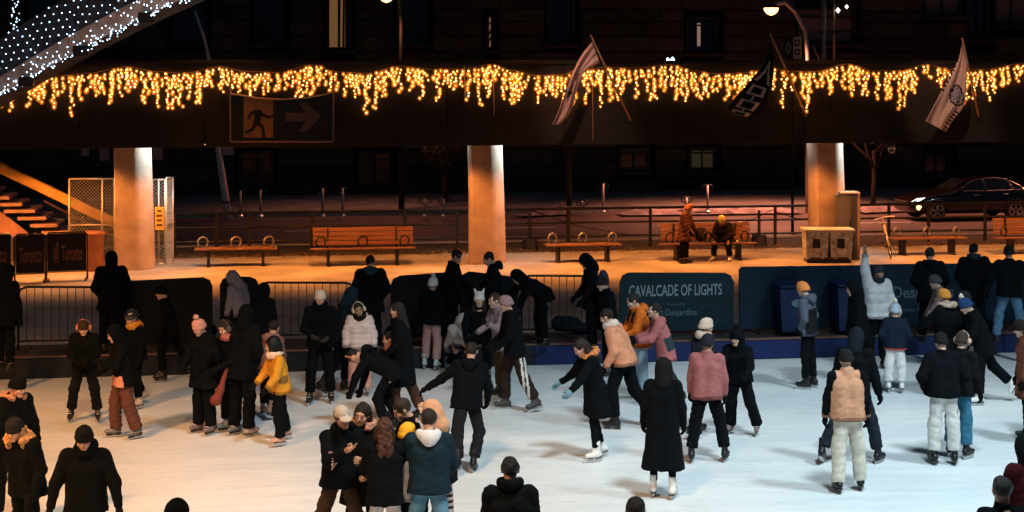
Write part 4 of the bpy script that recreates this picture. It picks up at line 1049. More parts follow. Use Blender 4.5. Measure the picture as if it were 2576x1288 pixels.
# trees and shrub across the street
def tree(px, base_y, H, lab, leaves, seed, spread=.8):
    r_ = random.Random(seed); base = G(px, base_y, ZS + .1); root = empty('street_tree', base); tag(root, lab, 'tree', 'trees across the street'); tips = []
    b = MB()
    def grow(p, d, L, rad, lev):
        q = p + d * L; m_ = p.lerp(q, .5) + Vector((r_.uniform(-1, 1), r_.uniform(-1, 1), 0)) * L * .06; b.tube([p, m_, q], [rad, rad * .8, rad * .62], 6 if lev < 2 else 4)
        if lev >= 4: tips.append(q); return
        for _ in range(2 if lev else 4):
            a = Vector((r_.uniform(-1, 1), r_.uniform(-1, 1), r_.uniform(.1, .9))).normalized(); grow(p.lerp(q, r_.uniform(.6, 1)), (d * .6 + a * spread).normalized(), L * r_.uniform(.55, .75), rad * .55, lev + 1)
        tips.append(q)
    grow(Vector((0, 0, 0)), Vector((r_.uniform(-.05, .05), 0, 1)), H * .4, .11, 0)
    b.build('trunk', mat('bark', (.035, .026, .02), .9, 0, .3, 8, .6, 30), root, True)
    V = []; Fc = []
    for t in tips:
        for _ in range(leaves):
            c = t + Vector((r_.gauss(0, .22), r_.gauss(0, .22), r_.gauss(0, .22))); s = r_.uniform(.03, .07); a = Vector((r_.gauss(0, 1), r_.gauss(0, 1), r_.gauss(0, 1))).normalized(); e = a.orthogonal().normalized(); k = len(V)
            V += [c + a * s, c + e * s * .6, c - a * s, c - e * s * .6]; Fc.append((k, k + 1, k + 2, k + 3))
    link('crown', new_mesh('crown', V, Fc), mat('autumn_leaf', (.10, .055, .025), .8, 0, .5, 5), root)
tree(1432, 520, 5.5, 'bare young tree standing behind the middle backless bench', 2, 3); tree(2196, 515, 5.0, 'thin tree with few leaves between the cabinet and the car', 10, 5); tree(1120, 510, 3.4, 'small leafy tree left of the middle column', 14, 9, 1.1); tree(1235, 515, 9.5, 'taller bare tree rising above the middle column', 2, 12, .6)

# ------------------------------------------------------------------ railing along the verge
YG = 45.9; rl = empty('railing', (0, YG, ZP)); tag(rl, 'long dark three-rail fence between plaza and road', 'railing'); rinv = Matrix.Translation(-rl.location)
for z in (.28, .66, 1.05):
    b = MB(); b.tube([(-18, YG, ZP + z), (29, YG, ZP + z)], .03 if z < 1 else .038, 8); b.build('rail', M_dark, rl).matrix_parent_inverse = rinv
for px in (545, 628, 785, 1018, 1150, 1429, 1636, 1950, 2062, 2160, 2236, 2336, 2478, 440, 330, 200, 90):
    x = XY(px, YG); b = MB(); b.box((x, YG, ZP + .5), (.11 if px in (545, 785, 1018, 1429) else .07, .08, 1.14), bev=.01); b.build('post', M_dark, rl).matrix_parent_inverse = rinv
for pts in (((1335, 1.02), (1460, .55), (1580, .3)), ((1945, .95), (1880, .62), (1800, .4)), ((1948, .9), (2000, .7), (2060, .6))):
    b = MB(); b.tube([(XY(px, YG - .05), YG - .05, ZP + z) for px, z in pts], .012, 5); b.build('chain', M_dark, rl).matrix_parent_inverse = rinv
for px, lab in ((1945, 'black post foot weight standing by the railing near the bin'), (1338, 'dark post foot weight by the railing behind the middle bench')):
    b = MB(); g = G(px, 628, ZP); b.lathe([(.24, 0), (.2, .3), (.08, .36), (.045, .38), (.035, 1.0)], (g.x, YG - .35, ZP - .03), 12); tag(b.build('post_weight', M_dark), lab, 'post weight')

# ------------------------------------------------------------------ benches
M_wood = mat('bench_timber', (.17, .075, .042), .6, 0, .3, 5, .2, 30, stretch=(.3, 6, 6)); M_cast = mat('cast_aluminium', (.28, .26, .25), .4, .6)
def bench(px0, px1, py, back, label, arms=True):
    A, C = G(px0, py, ZP), G(px1, py, ZP); L = (C - A).length; mid = (A + C) / 2; root = empty('bench', (mid.x, mid.y + .25, ZP)); tag(root, label, 'bench', 'timber benches on the plaza')
    for i in range(5): b = MB(); b.box((0, -.2 + i * .105, .44 + (.0 if not back else -.01 * i)), (L, .09, .045), bev=.008); b.build('seat_slat', M_wood, root)
    if back:
        for i in range(4): b = MB(); b.box((.03, .28 + .03 * i, .53 + i * .115), (L - .1, .035, .10), bev=.008); b.build('back_slat', M_wood, root)
    for x in (-L * .33, L * .33):
        b = MB(); b.box((x, 0, .205), (.07, .36, .41), bev=.01); b.box((x, 0, .02), (.09, .44, .04), bev=.008); b.box((x, .0, .4), (.06, .46, .03))
        if back: b.box((x, .31, .68), (.05, .04, .5))
        b.build('leg', M_dark, root)
    for x in ((-L * .40, 0, L * .40) if arms else ()):
        b = MB(); pts = [(x + .12 * math.cos(a), .02 + .09 * math.cos(a), .60 + .13 * math.sin(a)) for a in np.linspace(-2.2 + math.pi * 2, -.5, 16)] + [(x + .07, .06, .46)]
        b.tube(pts, .024, 8); b.build('arm_ring', M_dark if back else M_cast, root, True)
    return root
bench(490, 696, 672, False, 'backless timber bench nearest the fence column'); bench(782, 1046, 670, True, 'timber bench with slatted back left of the middle column'); bench(1374, 1566, 661, False, 'backless timber bench right of the middle column')
bench(1664, 1908, 657, True, 'backed timber bench with a person in a yellow hat sitting on it'); bench(2242, 2440, 643, False, 'backless timber bench with a bicycle leaning on it'); bench(2508, 2740, 640, True, 'backed timber bench cut by the right edge behind the spectators')

# ------------------------------------------------------------------ recycling bin, utility cabinet, camera, bicycle, car
c = W(2081, 600, 41.25); root = empty('recycling_bin', (c.x, 41.25, ZP), -TH); tag(root, 'weathered two-part recycling bin with square openings beside the column', 'bin')
M_bin = mat('bin_worn_cream', (.30, .27, .20), .7, 0, .4, 9, .3, 30, col2=(.78, .84, .80)); M_binb = mat('bin_blue', (.08, .16, .24), .6, 0, .4, 9)
def taper(mb, w0, w1, d0, d1, z0, z1, cx_=0):
    V = [(cx_ + sx * w / 2, sy * d / 2, z) for z, w, d in ((z0, w0, d0), (z1, w1, d1)) for sx, sy in ((-1, -1), (1, -1), (1, 1), (-1, 1))]; mb.add(V, [(3, 2, 1, 0), (4, 5, 6, 7)] + [(i, (i + 1) % 4, 4 + (i + 1) % 4, 4 + i) for i in range(4)]); return mb
for s in (-1, 1):
    b = MB(); taper(b, .52, .60, .55, .62, .10, .80, s * .31); o = b.build('body', M_bin, root)
    b = MB(); b.box((s * .31 - .02, -.298, .50), (.19, .04, .24), bev=.01); b.build('opening', mat('bin_opening_black', (.01, .012, .016), .6), o)
b = MB(); b.box((0, 0, .835), (1.30, .68, .07), bev=.02); b.build('lid', mat('bin_lid', (.55, .5, .36), .6, 0, .3, 6), root)
b = MB(); b.box((.645, 0, .45), (.03, .55, .66), bev=.01); b.build('side_panel', M_binb, root)
b = MB(); b.box((0, 0, .05), (1.12, .5, .1), bev=.01); b.build('base', M_dark, root)
for s in (-.35, 0, .35): b = MB(); b.box((s, -.27, .12), (.3, .03, .05)); b.build('stain', mat('bin_stain', (.07, .05, .04), .9, 0, .5, 20), root)
c = W(2131, 600, 41.92); root = empty('utility_cabinet', (c.x, 41.92, ZP), -TH); tag(root, 'tall grey utility cabinet beside the column near the bin', 'cabinet')
b = MB(); b.box((-.06, 0, .85), (.54, .55, 1.7), bev=.03); b.build('body', mat('cabinet_grey', (.16, .15, .16), .5, .2, .15, 4), root); b = MB(); b.box((-.13, -.283, .85), (.36, .012, 1.5), bev=.004); b.build('door', mat('cabinet_door', (.2, .19, .21), .5), root)
b = MB(); b.box((.245, -.02, .86), (.06, .6, 1.74), bev=.015); b.build('side_panel', mat('cabinet_side', (.5, .4, .33), .6), root); b = MB(); b.box((.03, 0, 1.72), (.5, .6, .05), bev=.015); b.build('cap', mat('cabinet_side'), root) if False else b.build('cap', MATS['cabinet_side'], root)
b = MB(); b.box((.02, -.295, .95), (.03, .02, .14), bev=.005); b.build('handle', M_dark, root)
YCm = YP + .35; c = W(2243, 376, YCm); root = empty('dome_camera', c); tag(root, 'round dome security camera hanging under the walkway', 'camera')
b = MB(); b.lathe([(.02, .3), (.02, .12), (.09, .12), (.10, .0)], (0, 0, 0), 14); b.build('housing', mat('camera_grey', (.4, .38, .4), .4), root, True); b = MB(); b.lathe([(.095, 0), (.09, -.05), (.06, -.09), (.01, -.105)], (0, 0, 0), 14); b.build('dome', mat('camera_dome', (.05, .05, .06), .1, coat=1), root, True)

def bicycle(loc, rz, label):
    root = empty('bicycle', loc, rz); tag(root, label, 'bicycle'); root.rotation_euler = (R(-14), 0, rz); fr = mat('bike_frame', (.75, .62, .48), .35, .3); rub = mat('rubber', (.02, .02, .02), .8)
    for x in (-.52, .52):
        pts = [(x + .33 * math.cos(a), 0, .34 + .33 * math.sin(a)) for a in np.linspace(0, 2 * math.pi, 25)]; b = MB(); b.tube(pts, .017, 6, False); w_ = b.build('wheel', rub, root, True)
        b = MB(); pts = [(x + .305 * math.cos(a), 0, .34 + .305 * math.sin(a)) for a in np.linspace(0, 2 * math.pi, 25)]; b.tube(pts, .012, 5, False)
        for k in range(12): a = k * math.pi / 6; b.tube([(x, 0, .34), (x + .3 * math.cos(a), 0, .34 + .3 * math.sin(a))], .004, 3)
        b.build('rim', M_galv, w_)
    b = MB(); bb, st, hd, rear, front = (-.08, 0, .3), (-.2, 0, .86), (.36, 0, .84), (-.52, 0, .34), (.52, 0, .34)
    for p, q in ((bb, st), (bb, hd), ((-.18, 0, .78), (.35, 0, .78)), (bb, rear), ((-.17, 0, .74), rear)): b.tube([p, q], .028, 8)
    b.tube([hd, (.4, 0, .66), front], .024, 8); b.build('frame', fr, root, True)
    b = MB(); b.tube([(.36, 0, .84), (.33, 0, 1.0)], .015, 6); b.tube([(.40, -.32, .98), (.34, -.16, 1.02), (.33, 0, 1.02), (.34, .16, 1.02), (.40, .32, .98)], .022, 6); b.build('handlebar', fr, root, True)
    b = MB(); b.box((-.23, 0, .93), (.26, .13, .05), bev=.02); b.tube([(-.2, 0, .84), (-.23, 0, .92)], .014, 6); b.build('saddle', mat('saddle', (.3, .2, .13), .6), root)
    b = MB(); b.tube([(-.08, -.1, .3), (-.08, -.12, .16)], .012, 6); b.box((-.08, -.17, .16), (.09, .09, .02)); b.tube([(-.08, .1, .3), (-.08, .12, .44)], .012, 6); b.box((-.08, .17, .44), (.09, .09, .02)); b.tube([(-.08, -.1, .3), (-.08, .1, .3)], .02, 6); b.build('pedal', M_dark, root)
    return root
c = G(2250, 648, ZP); bicycle((c.x, c.y + .2, ZP), R(68), 'bicycle seen nearly end-on leaning at the bench end')

def car(loc, rz, label):
    root = empty('parked_car', loc, rz); tag(root, label, 'car'); paint = mat('car_paint', (.012, .006, .005), .16, .3, spec=.6, coat=1.0); glass = mat('car_glass', (.008, .01, .012), .04, 0, spec=.7)
    # stations along length: x (front negative), z under, z belt/hood, z roof, half width, half roof width
    st = [(-2.32, .42, .58, .60, .55, .5), (-2.26, .28, .66, .68, .74, .6), (-2.05, .22, .74, .77, .86, .68), (-1.5, .20, .86, .90, .90, .72), (-.95, .20, .93, .97, .91, .74), (-.75, .20, .95, 1.03, .91, .70), (-.2, .20, .96, 1.33, .91, .62), (.25, .20, .97, 1.45, .91, .60), (.8, .20, .98, 1.47, .91, .60), (1.3, .2, .99, 1.41, .91, .60), (1.75, .20, 1.0, 1.22, .9, .62), (2.1, .22, 1.0, 1.05, .88, .68), (2.35, .28, .98, 1.0, .82, .68), (2.42, .42, .82, .84, .72, .6)]
    V = []; n = 12
    for x, zu, zb, zr, w_, wr in st:
        zm = zu + (zb - zu) * .45
        V += [(x, y, z) for y, z in ((-w_ * .86, zu), (-w_, zu + .1), (-w_ * 1.015, zm), (-w_, zb - .06), (-w_ * .95, zb), (-wr, zr), (wr, zr), (w_ * .95, zb), (w_, zb - .06), (w_ * 1.015, zm), (w_, zu + .1), (w_ * .86, zu))]
    Fc = [(i * n + k, i * n + (k + 1) % n, (i + 1) * n + (k + 1) % n, (i + 1) * n + k) for i in range(len(st) - 1) for k in range(n)] + [tuple(range(n)), tuple((len(st) - 1) * n + k for k in range(n))[::-1]]
    me = new_mesh('body', V, Fc, True); o = link('body', me, paint, root); bv = o.modifiers.new('sub', 'SUBSURF'); bv.levels = 1; bv.render_levels = 2
    me.set_sharp_from_angle(angle=R(75))
    for poly, nm in (([(-.68, 1.0), (-.12, 1.30), (.28, 1.395), (.28, 1.0)], 'window'), ([(.36, 1.0), (.36, 1.40), (.8, 1.415), (1.2, 1.37), (1.32, 1.02)], 'window'), ([(1.36, 1.02), (1.27, 1.34), (1.62, 1.16), (1.72, 1.04)], 'window')):
        def yf(z, off): return (.905 * .955 + (z - .97) / .47 * (.61 - .87)) + off
        b = MB(); m_ = len(poly)
        for s in (-1,):
            b.add([(x, s * yf(z, .03), z) for x, z in poly], [tuple(range(m_))])
        b.build(nm, glass, root)
        b = MB(); pts = [(x, -yf(z, .034), z) for x, z in poly]; b.tube(pts + [pts[0]], .012, 5, False); b.build('window_trim', mat('chrome_trim', (.6, .58, .55), .2, .9), root)
    b = MB(); b.add([(-.80, -.62, 1.0), (-.80, .62, 1.0), (-.18, .53, 1.36), (-.18, -.53, 1.36)], [(0, 1, 2, 3)]); b.build('windscreen', glass, root)
    for x in (-1.42, 1.41):
        b = MB(); rotx = Matrix.Rotation(R(90), 3, 'X'); b.lathe([(.2, -.11), (.31, -.11), (.335, -.08), (.335, .08), (.31, .11), (.2, .11)], (x, -.80, .335), 28, rotx); w_ = b.build('wheel', MATS['rubber'], root, True)
        b = MB(); b.lathe([(.235, -.02), (.235, .02)], (x, -.9, .335), 28, rotx); b.build('brake_disc', M_dark, w_)
        b = MB()
        b.tube([(x + .235 * math.cos(a), -.93, .335 + .235 * math.sin(a)) for a in np.linspace(0, 2 * math.pi, 29)], .018, 6, False)
        for k in range(5):
            a = k * 2 * math.pi / 5 + .3
            for da in (-.16, .16): b.tube([(x + .04 * math.cos(a), -.94, .335 + .04 * math.sin(a)), (x + .23 * math.cos(a + da), -.935, .335 + .23 * math.sin(a + da))], .017, 5)
        b.build('rim', mat('alloy', (.75, .62, .5), .3, .7), w_)
        b = MB(); b.tube([(x + .37 * math.cos(a), -.905, .335 + .37 * math.sin(a)) for a in np.linspace(-.1, math.pi + .1, 15)], .03, 6); b.build('wheel_arch', mat('arch_black', (.01, .01, .01), .6), root)
    for x in (-1.42, 1.41):
        b = MB(); b.lathe([(.2, -.11), (.33, -.1), (.33, .1), (.2, .11)], (x, .80, .335), 20, Matrix.Rotation(R(90), 3, 'X')); b.build('wheel', MATS['rubber'], root, True)
    b = MB(); b.add([(-2.24, -.70, .66), (-2.02, -.865, .68), (-1.82, -.885, .80), (-2.10, -.82, .775)], [(0, 1, 2, 3)]); b.build('headlight', mat('headlight_on', (1, 1, 1), .3, emit=(.9, .95, 1), estr=1.6), root)
    b = MB(); b.lathe([(.01, -.06), (.085, -.03), (.09, 0)], (-2.04, -.862, .47), 14, Matrix.Rotation(R(100), 3, 'X') ); b.build('fog_lamp', mat('fog_on', (1, .8, .4), .4, emit=(1, .68, .25), estr=3), root, True)
    b = MB(); b.box((-.64, -1.0, 1.04), (.16, .2, .13), bev=.04); b.build('mirror', paint, root); b = MB(); b.box((.0, -.93, .86), (.2, .03, .025), bev=.01); b.box((1.05, -.93, .88), (.2, .03, .025), bev=.01); b.build('door_handle', mat('chrome_trim', (.6, .58, .55)), root)
    for xx in (.33,): b = MB(); b.box((xx, -.915, .62), (.008, .012, .7)); b.build('door_seam', MATS['arch_black'], root)
    b = MB(); b.box((0, -.92, .32), (2.0, .02, .05), bev=.008); b.build('sill_trim', M_dark, root)
    b = MB(); b.box((-2.29, 0, .55), (.06, 1.0, .22), bev=.03); b.build('grille', M_dark, root)
    return root
wa, wb = G(2345, 557, ZS), G(2559, 553, ZS); ang = math.atan2(wb.y - wa.y, wb.x - wa.x); mid = (wa + wb) / 2; kx = (wb - wa).length / 2.83
cr = car(mid + Vector((-math.sin(ang) * -.0, .86, 0)), ang, 'dark red saloon car with lit headlight parked on the street'); cr.location.z = ZS
# ------------------------------------------------------------------ stairs, beam, fence, barricades at the left
st_ = empty('staircase', G(60, 610, ZP)); tag(st_, 'stair flight with pink-lit treads rising at the left edge', 'staircase'); sinv = Matrix.Translation(-st_.location)
M_tread = mat('stair_tread', (.5, .3, .24), .75, 0, .25, 6)
YS = 44.2
for x0, x1, yt in ((0, 57, 514), (12, 90, 531), (46, 117, 549), (78, 146, 567), (106, 172, 585), (-60, 26, 498), (-130, -6, 482)):
    a, c = W(x0, yt, YS), W(x1, yt + 8, YS); b = MB(); b.box(((a.x + c.x) / 2, YS + .6, a.z), (c.x - a.x, 1.6, .085), bev=.012); o = b.build('tread', M_tread, st_); o.matrix_parent_inverse = sinv
a = [W(x, y, YS) for x, y in ((-60, 498), (0, 532), (46, 566), (82, 597), (40, 600), (-60, 560))]; b = MB(); n = 6; b.add(a + [p + Vector((0, .1, 0)) for p in a], [tuple(range(5, -1, -1)), tuple(range(6, 12))] + [(i, (i + 1) % 6, 6 + (i + 1) % 6, 6 + i) for i in range(6)])
o = b.build('stringer', mat('stringer_pink', (.42, .22, .17), .7, 0, .3, 3), st_); o.matrix_parent_inverse = sinv
YBm = 43.4; p0, p1 = W(-40, 402, YBm), W(300, 566, YBm); b = MB(); d = (p1 - p0); ang2 = math.atan2(d.z, d.x); b.box((p0 + p1) / 2, (d.length, .25, .24), Matrix.Rotation(-ang2, 3, 'Y'), .02)
tag(b.build('stair_beam', mat('beam_yellow', (.55, .33, .08), .6, 0, .25, 3)), 'yellow slanting beam running down behind the chain-link fence', 'beam')
for dx, dy, lab in ((0, 50, 'thin slanting handrail under the yellow beam'),):
    b = MB(); b.tube([W(110, 505, YS - .3), W(290, 595, YS - .3)], .03, 6); b.tube([W(180, 545, YS - .3), W(180, 620, YS - .3)], .02, 6); tag(b.build('handrail', mat('rail_brown', (.25, .14, .09), .6)), lab, 'handrail')
def fence_panel(x0, x1, ytop, ybot, Y, mids, hrail, label, Y2=None):
    p = lambda px, py: W(px, py, Y if Y2 is None else Y + (Y2 - Y) * (px - x0) / (x1 - x0)); root = empty('chain_link_panel', Vector((p(x0, ybot).x, Y, ZP))); tag(root, label, 'fence', 'chain-link fence panels round the column'); inv = Matrix.Translation(-root.location)
    M_f = mat('fence_tube', (.62, .60, .52), .4, .5)
    for a, c in (((x0, ytop), (x1, ytop)), ((x0, ybot), (x1, ybot)), ((x0, ytop), (x0, ybot)), ((x1, ytop), (x1, ybot))) + tuple(((m_, ytop), (m_, ybot)) for m_ in mids) + tuple(((x0, h_), (x1, h_)) for h_ in hrail):
        b = MB(); b.tube([p(*a), p(*c)], .022, 8); o = b.build('tube', M_f, root, True); o.matrix_parent_inverse = inv
    b = MB(); A = p(x0, ytop); B = p(x1, ytop); zb = p(x0, ybot).z; Lw = (B - A).length; Hh = A.z - zb; s = .085; k = -Hh
    def at_(u_, z_): return A.lerp(B, u_ / Lw) + Vector((0, .015, z_ - A.z))
    while k < Lw:
        for sg in (1, -1):
            u0, u1 = k, k + Hh; z0_, z1_ = (zb, A.z) if sg > 0 else (A.z, zb)
            t0 = max(0, -u0 / Hh); t1 = min(1, (Lw - u0) / Hh)
            if t1 > t0: b.tube([at_(u0 + t0 * Hh, z0_ + (z1_ - z0_) * t0), at_(u0 + t1 * Hh, z0_ + (z1_ - z0_) * t1)], .0055, 3, False)
        k += s
    o = b.build('wire_mesh', mat('fence_wire', (.5, .5, .46), .5, .5), root); o['kind'] = 'stuff'; o.matrix_parent_inverse = inv
fence_panel(174, 288, 450, 660, 43.0, (257,), (566,), 'wide chain-link panel in front of the yellow beam'); fence_panel(383, 415, 452, 664, 43.0, (399,), (), 'narrow chain-link panel carrying the yellow notice'); fence_panel(418, 435, 447, 662, 43.1, (), (562,), 'slim end panel of the chain-link fence', 43.6)
YN = 42.9; a, c = W(390, 579, YN), W(412, 520, YN); root = empty('notice_board', Vector(((a.x + c.x) / 2, YN, a.z))); tag(root, 'small yellow notice with dark lines hanging on the fence', 'sign'); b = MB(); b.box((0, 0, (c.z - a.z) / 2), (c.x - a.x, .012, c.z - a.z), bev=.004); b.build('plate', mat('notice_yellow', (.85, .42, .04), .6), root)
for i, w_ in enumerate((.10, .15, .13, .15)): b = MB(); b.box((0, -.01, (c.z - a.z) * (.82 - i * .2)), (w_, .006, .05)); b.build('text_line', mat('notice_text', (.12, .05, .01), .7, 0, .8, 60), root)
# barricades with city banners
M_ban = mat('banner_black', (.012, .012, .014), .8); M_city = mat('banner_lettering', (.24, .11, .07), .8)
for (x0, x1, y0, y1, yb, lab, off) in ((-70, 30, 588, 690, 711, 'black city banner barricade cut by the left edge', .0), (37, 114, 592, 686, 712, 'black city banner barricade second from the left edge', .0), (117, 220, 590, 684, 706, 'black city banner barricade with skyline mark before the fence', .25)):
    A, C = G(x0, yb, ZP), G(x1, yb - 3, ZP); root = empty('banner_barricade', (A + C) / 2, math.atan2(C.y - A.y, C.x - A.x)); L = (C - A).length; tag(root, lab, 'barricade', 'city banner barricades'); H_ = 1.12
    b = MB(); b.tube([(-L / 2, 0, .02), (-L / 2, 0, H_ - .06), (-L / 2 + .06, 0, H_), (L / 2 - .06, 0, H_), (L / 2, 0, H_ - .06), (L / 2, 0, .02)], .02, 8); b.tube([(-L / 2, 0, .2), (L / 2, 0, .2)], .014, 6); b.build('frame', M_galv if x0 < 0 else M_dark, root, True)
    for s in (-1, 1): b = MB(); b.box((s * L * .46, 0, .02), (.05, .5, .03), bev=.008); b.build('foot', M_dark, root)
    b = MB()
    for i in range(8): b.tube([(-L / 2 + L * (i + 1) / 9, 0, .2), (-L / 2 + L * (i + 1) / 9, 0, .3)], .008, 5)
    b.build('bar', M_dark, root)
    b = MB(); b.box((0, -.03, .66), (L - .05, .012, .88), bev=.004); b.build('banner', M_ban, root)
    tx = -.02 if x0 < 117 else .10 * L
    me = text_mesh('Toronto', L * (.74 if x0 < 117 else .50), .36, bold=.012); link('lettering', me, M_city, root, (tx + .02, -.042, .64))
    if x0 >= 117:
        b = MB()
        for s, xo in ((-1, -.30), (1, -.235)): b.box((xo * L, -.04, .66 + .03 * s), (.05 * L, .006, .36 + .06 * s))
        b.box((-.267 * L, -.04, .44), (.13 * L, .006, .03)); b.build('skyline_mark', mat('banner_mark', (.2, .1, .08), .8), root)
c = G(231, 684, ZP); b = MB(); b.lathe([(.26, 0), (.27, .05), (.27, .86), (.3, .9), (.3, .93), (.22, .96)], (c.x, c.y + .3, ZP), 22); tag(b.build('litter_drum', mat('drum_brown', (.30, .12, .06), .55, 0, .2, 4), None, True), 'brown round litter drum between the barricade and fence', 'drum')
# ------------------------------------------------------------------ barriers along the rink kerb
YK = YR + .95
M_teal = mat('banner_teal', (.006, .034, .052), .65, 0, .3, 2.5, .9, 4); M_navy = mat('banner_navy', (.004, .006, .009), .8, 0, .3, 2); M_print = mat('banner_print_pale', (.42, .52, .58), .8)
M_teal2 = mat('banner_blue', (.004, .026, .056), .62, 0, .35, 2.5, .9, 4)
def barrier(x0, x1, ytop, kind, label, ytop2=None, Yk=None):
    Yk = Yk or YK; A, C = W(x0, ytop, Yk), W(x1, ytop2 or ytop, Yk); L = C.x - A.x; root = empty('crowd_barrier', ((A.x + C.x) / 2, Yk, ZK - .02)); tag(root, label, 'barrier', 'crowd barriers along the rink'); hA, hC = A.z - ZK + .02, C.z - ZK + .02; hm = (hA + hC) / 2
    b = MB(); r_ = min(.14, L * .2); pts = [(-L / 2, 0, .0), (-L / 2, 0, hA - r_), (-L / 2 + r_ * .3, 0, hA - r_ * .3), (-L / 2 + r_, 0, hA), (L / 2 - r_, 0, hC), (L / 2 - r_ * .3, 0, hC - r_ * .3), (L / 2, 0, hC - r_), (L / 2, 0, .0)]
    b.tube(pts, .02, 8); b.tube([(-L / 2, 0, .15), (L / 2, 0, .15)], .016, 6); b.build('frame', M_dark, root, True)
    for s in (-1, 1): b = MB(); b.box((s * L * .38, 0, .015), (.05, .6, .03), bev=.008); b.build('foot', M_dark, root)
    n = max(3, int(L / .135))
    if kind == 'bars':
        for i in range(1, n): b = MB(); x = -L / 2 + L * i / n; b.tube([(x, 0, .15), (x, 0, hm - .01)], .008, 5); b.build('bar', M_dark, root)
    else:
        m_ = {'navy': M_navy, 'teal': M_teal, 'blue': M_teal2}[kind]; rr = .03 if kind == 'blue' else r_ * 1.0
        prof = [(-L / 2 - .02, .06), (-L / 2 - .02, hA - rr), (-L / 2 + rr * .3, hA - rr * .3), (-L / 2 + rr, hA + .02), (L / 2 - rr, hC + .02), (L / 2 - rr * .3, hC - rr * .3), (L / 2 + .02, hC - rr), (L / 2 + .02, .06)]
        b = MB(); b.prism(prof, -.035, .035, lambda u, v, w: (u, w, v)); b.build('cover', m_, root)
    return root, L
barrier(46, 252, 722, 'bars', 'bare barrier of thin bars at the left behind the phone skaters')
barrier(258, 532, 712, 'navy', 'dark covered barrier with sloping top beside the hooded spectator', 700)
barrier(556, 648, 699, 'navy', 'short dark covered barrier behind the lavender hooded child')
barrier(652, 890, 711, 'bars', 'bare barrier of thin bars behind the white beanie skater')
barrier(985, 1148, 697, 'navy', 'dark covered barrier with raised end left of the facing spectators', 687)
barrier(1160, 1300, 686, 'navy', 'dark covered barrier under the two facing spectators', 697)
barrier(1312, 1520, 694, 'bars', 'bare barrier of thin bars behind the bending spectator')
rt, L = barrier(1562, 1842, 689, 'teal', 'teal banner barrier lettered for the lights festival')
px2 = L / 280
def lettering(root, txt, cx_, cy, w, h, x0, ytop, m=M_print, bold=.0, name='lettering'):
    pass
def print_on(root, L, x0, x1, ytop, items, m=M_print):
    sc = L / (x1 - x0); top = W((x0 + x1) / 2, ytop, YK).z
    for txt, a, c, y0, y1, bd_ in items:
        me = text_mesh(txt, (c - a) * sc, (y1 - y0) * sc, bold=bd_); link('lettering', me, m, root, (((a + c) / 2 - (x0 + x1) / 2) * sc, -.042, top - ((y0 + y1) / 2 - ytop) * sc - root.location.z))
def hexagon(root, L, x0, x1, ytop, cx_, cy, r_, m=M_print):
    sc = L / (x1 - x0); top = W((x0 + x1) / 2, ytop, YK).z; b = MB(); V = []
    for rr in (r_, r_ * .68):
        V += [(((cx_ - (x0 + x1) / 2) + rr * math.cos(a)) * sc, -.042, top - (cy - ytop) * sc + rr * math.sin(a) * sc - root.location.z) for a in [math.pi / 6 + k * math.pi / 3 for k in range(6)]]
    b.add(V, [(i, (i + 1) % 6, 6 + (i + 1) % 6, 6 + i) for i in range(6)]); b.build('hexagon_mark', m, root)
M_print2 = mat('banner_print_soft', (.13, .22, .27), .8)
print_on(rt, L, 1562, 1842, 689, [('CAVALCADE OF LIGHTS', 1581, 1814, 714, 742, .012)]); print_on(rt, L, 1562, 1842, 689, [('Presented', 1678, 1710, 759, 766, 0), ('by', 1713, 1722, 759, 767.5, 0)], M_print2); print_on(rt, L, 1562, 1842, 689, [('Desjardins', 1672, 1751, 775, 795, .02)], M_print2); hexagon(rt, L, 1562, 1842, 689, 1656, 785, 11, M_print2)
rt, L = barrier(1862, 2170, 674, 'blue', 'plain blue banner barrier behind the blue bins', 670)
rt, L = barrier(2176, 2480, 668, 'blue', 'blue banner barrier with sponsor name behind the waving man', 665)
print_on(rt, L, 2176, 2480, 668, [('Desjardins', 2243, 2396, 716, 754, .02), ('Caisses', 2262, 2296, 768, 776, 0), ('Toronto', 2304, 2340, 768, 776, 0)], M_print2)
barrier(2486, 2720, 664, 'blue', 'blue banner barrier at the right edge behind the jeans spectator')
# blue recycling carts standing against the banner
def cart(px, w_, label, mark):
    p = W(px, 830, YK - .40); root = empty('recycling_cart', (p.x, YK - .42, ZK)); tag(root, label, 'bin', 'blue recycling carts'); m_ = mat('cart_blue', (.003, .02, .075), .5, 0, .2, 5)
    b = MB(); taper(b, w_ * .82, w_, .42, .52, .06, .86); b.build('body', m_, root)
    b = MB(); b.box((0, -.0, .905), (w_ * 1.05, .58, .05), bev=.015); b.box((0, .3, .92), (w_ * .8, .05, .05), bev=.01); b.build('lid', m_, root)
    for s in (-1, 1): b = MB(); b.lathe([(.03, -.03), (.1, -.03), (.1, .03), (.03, .03)], (s * w_ * .36, .2, .1), 14, Matrix.Rotation(R(90), 3, 'Y')); b.build('wheel', M_dark, root)
    if mark:
        b = MB(); b.lathe([(.09, 0), (.09, .006)], (0, 0, 0), 16, Matrix.Rotation(R(90), 3, 'X')); o = b.build('label_mark', M_print2, root, loc=(.02, -.262, .60)); o.scale = (1.3, 1, .8)
    return root
cart(1992, .62, 'blue recycling cart with pale round mark behind the orange beanie skater', True); cart(2128, .5, 'narrow blue recycling cart partly hidden by the hooded skater', False)
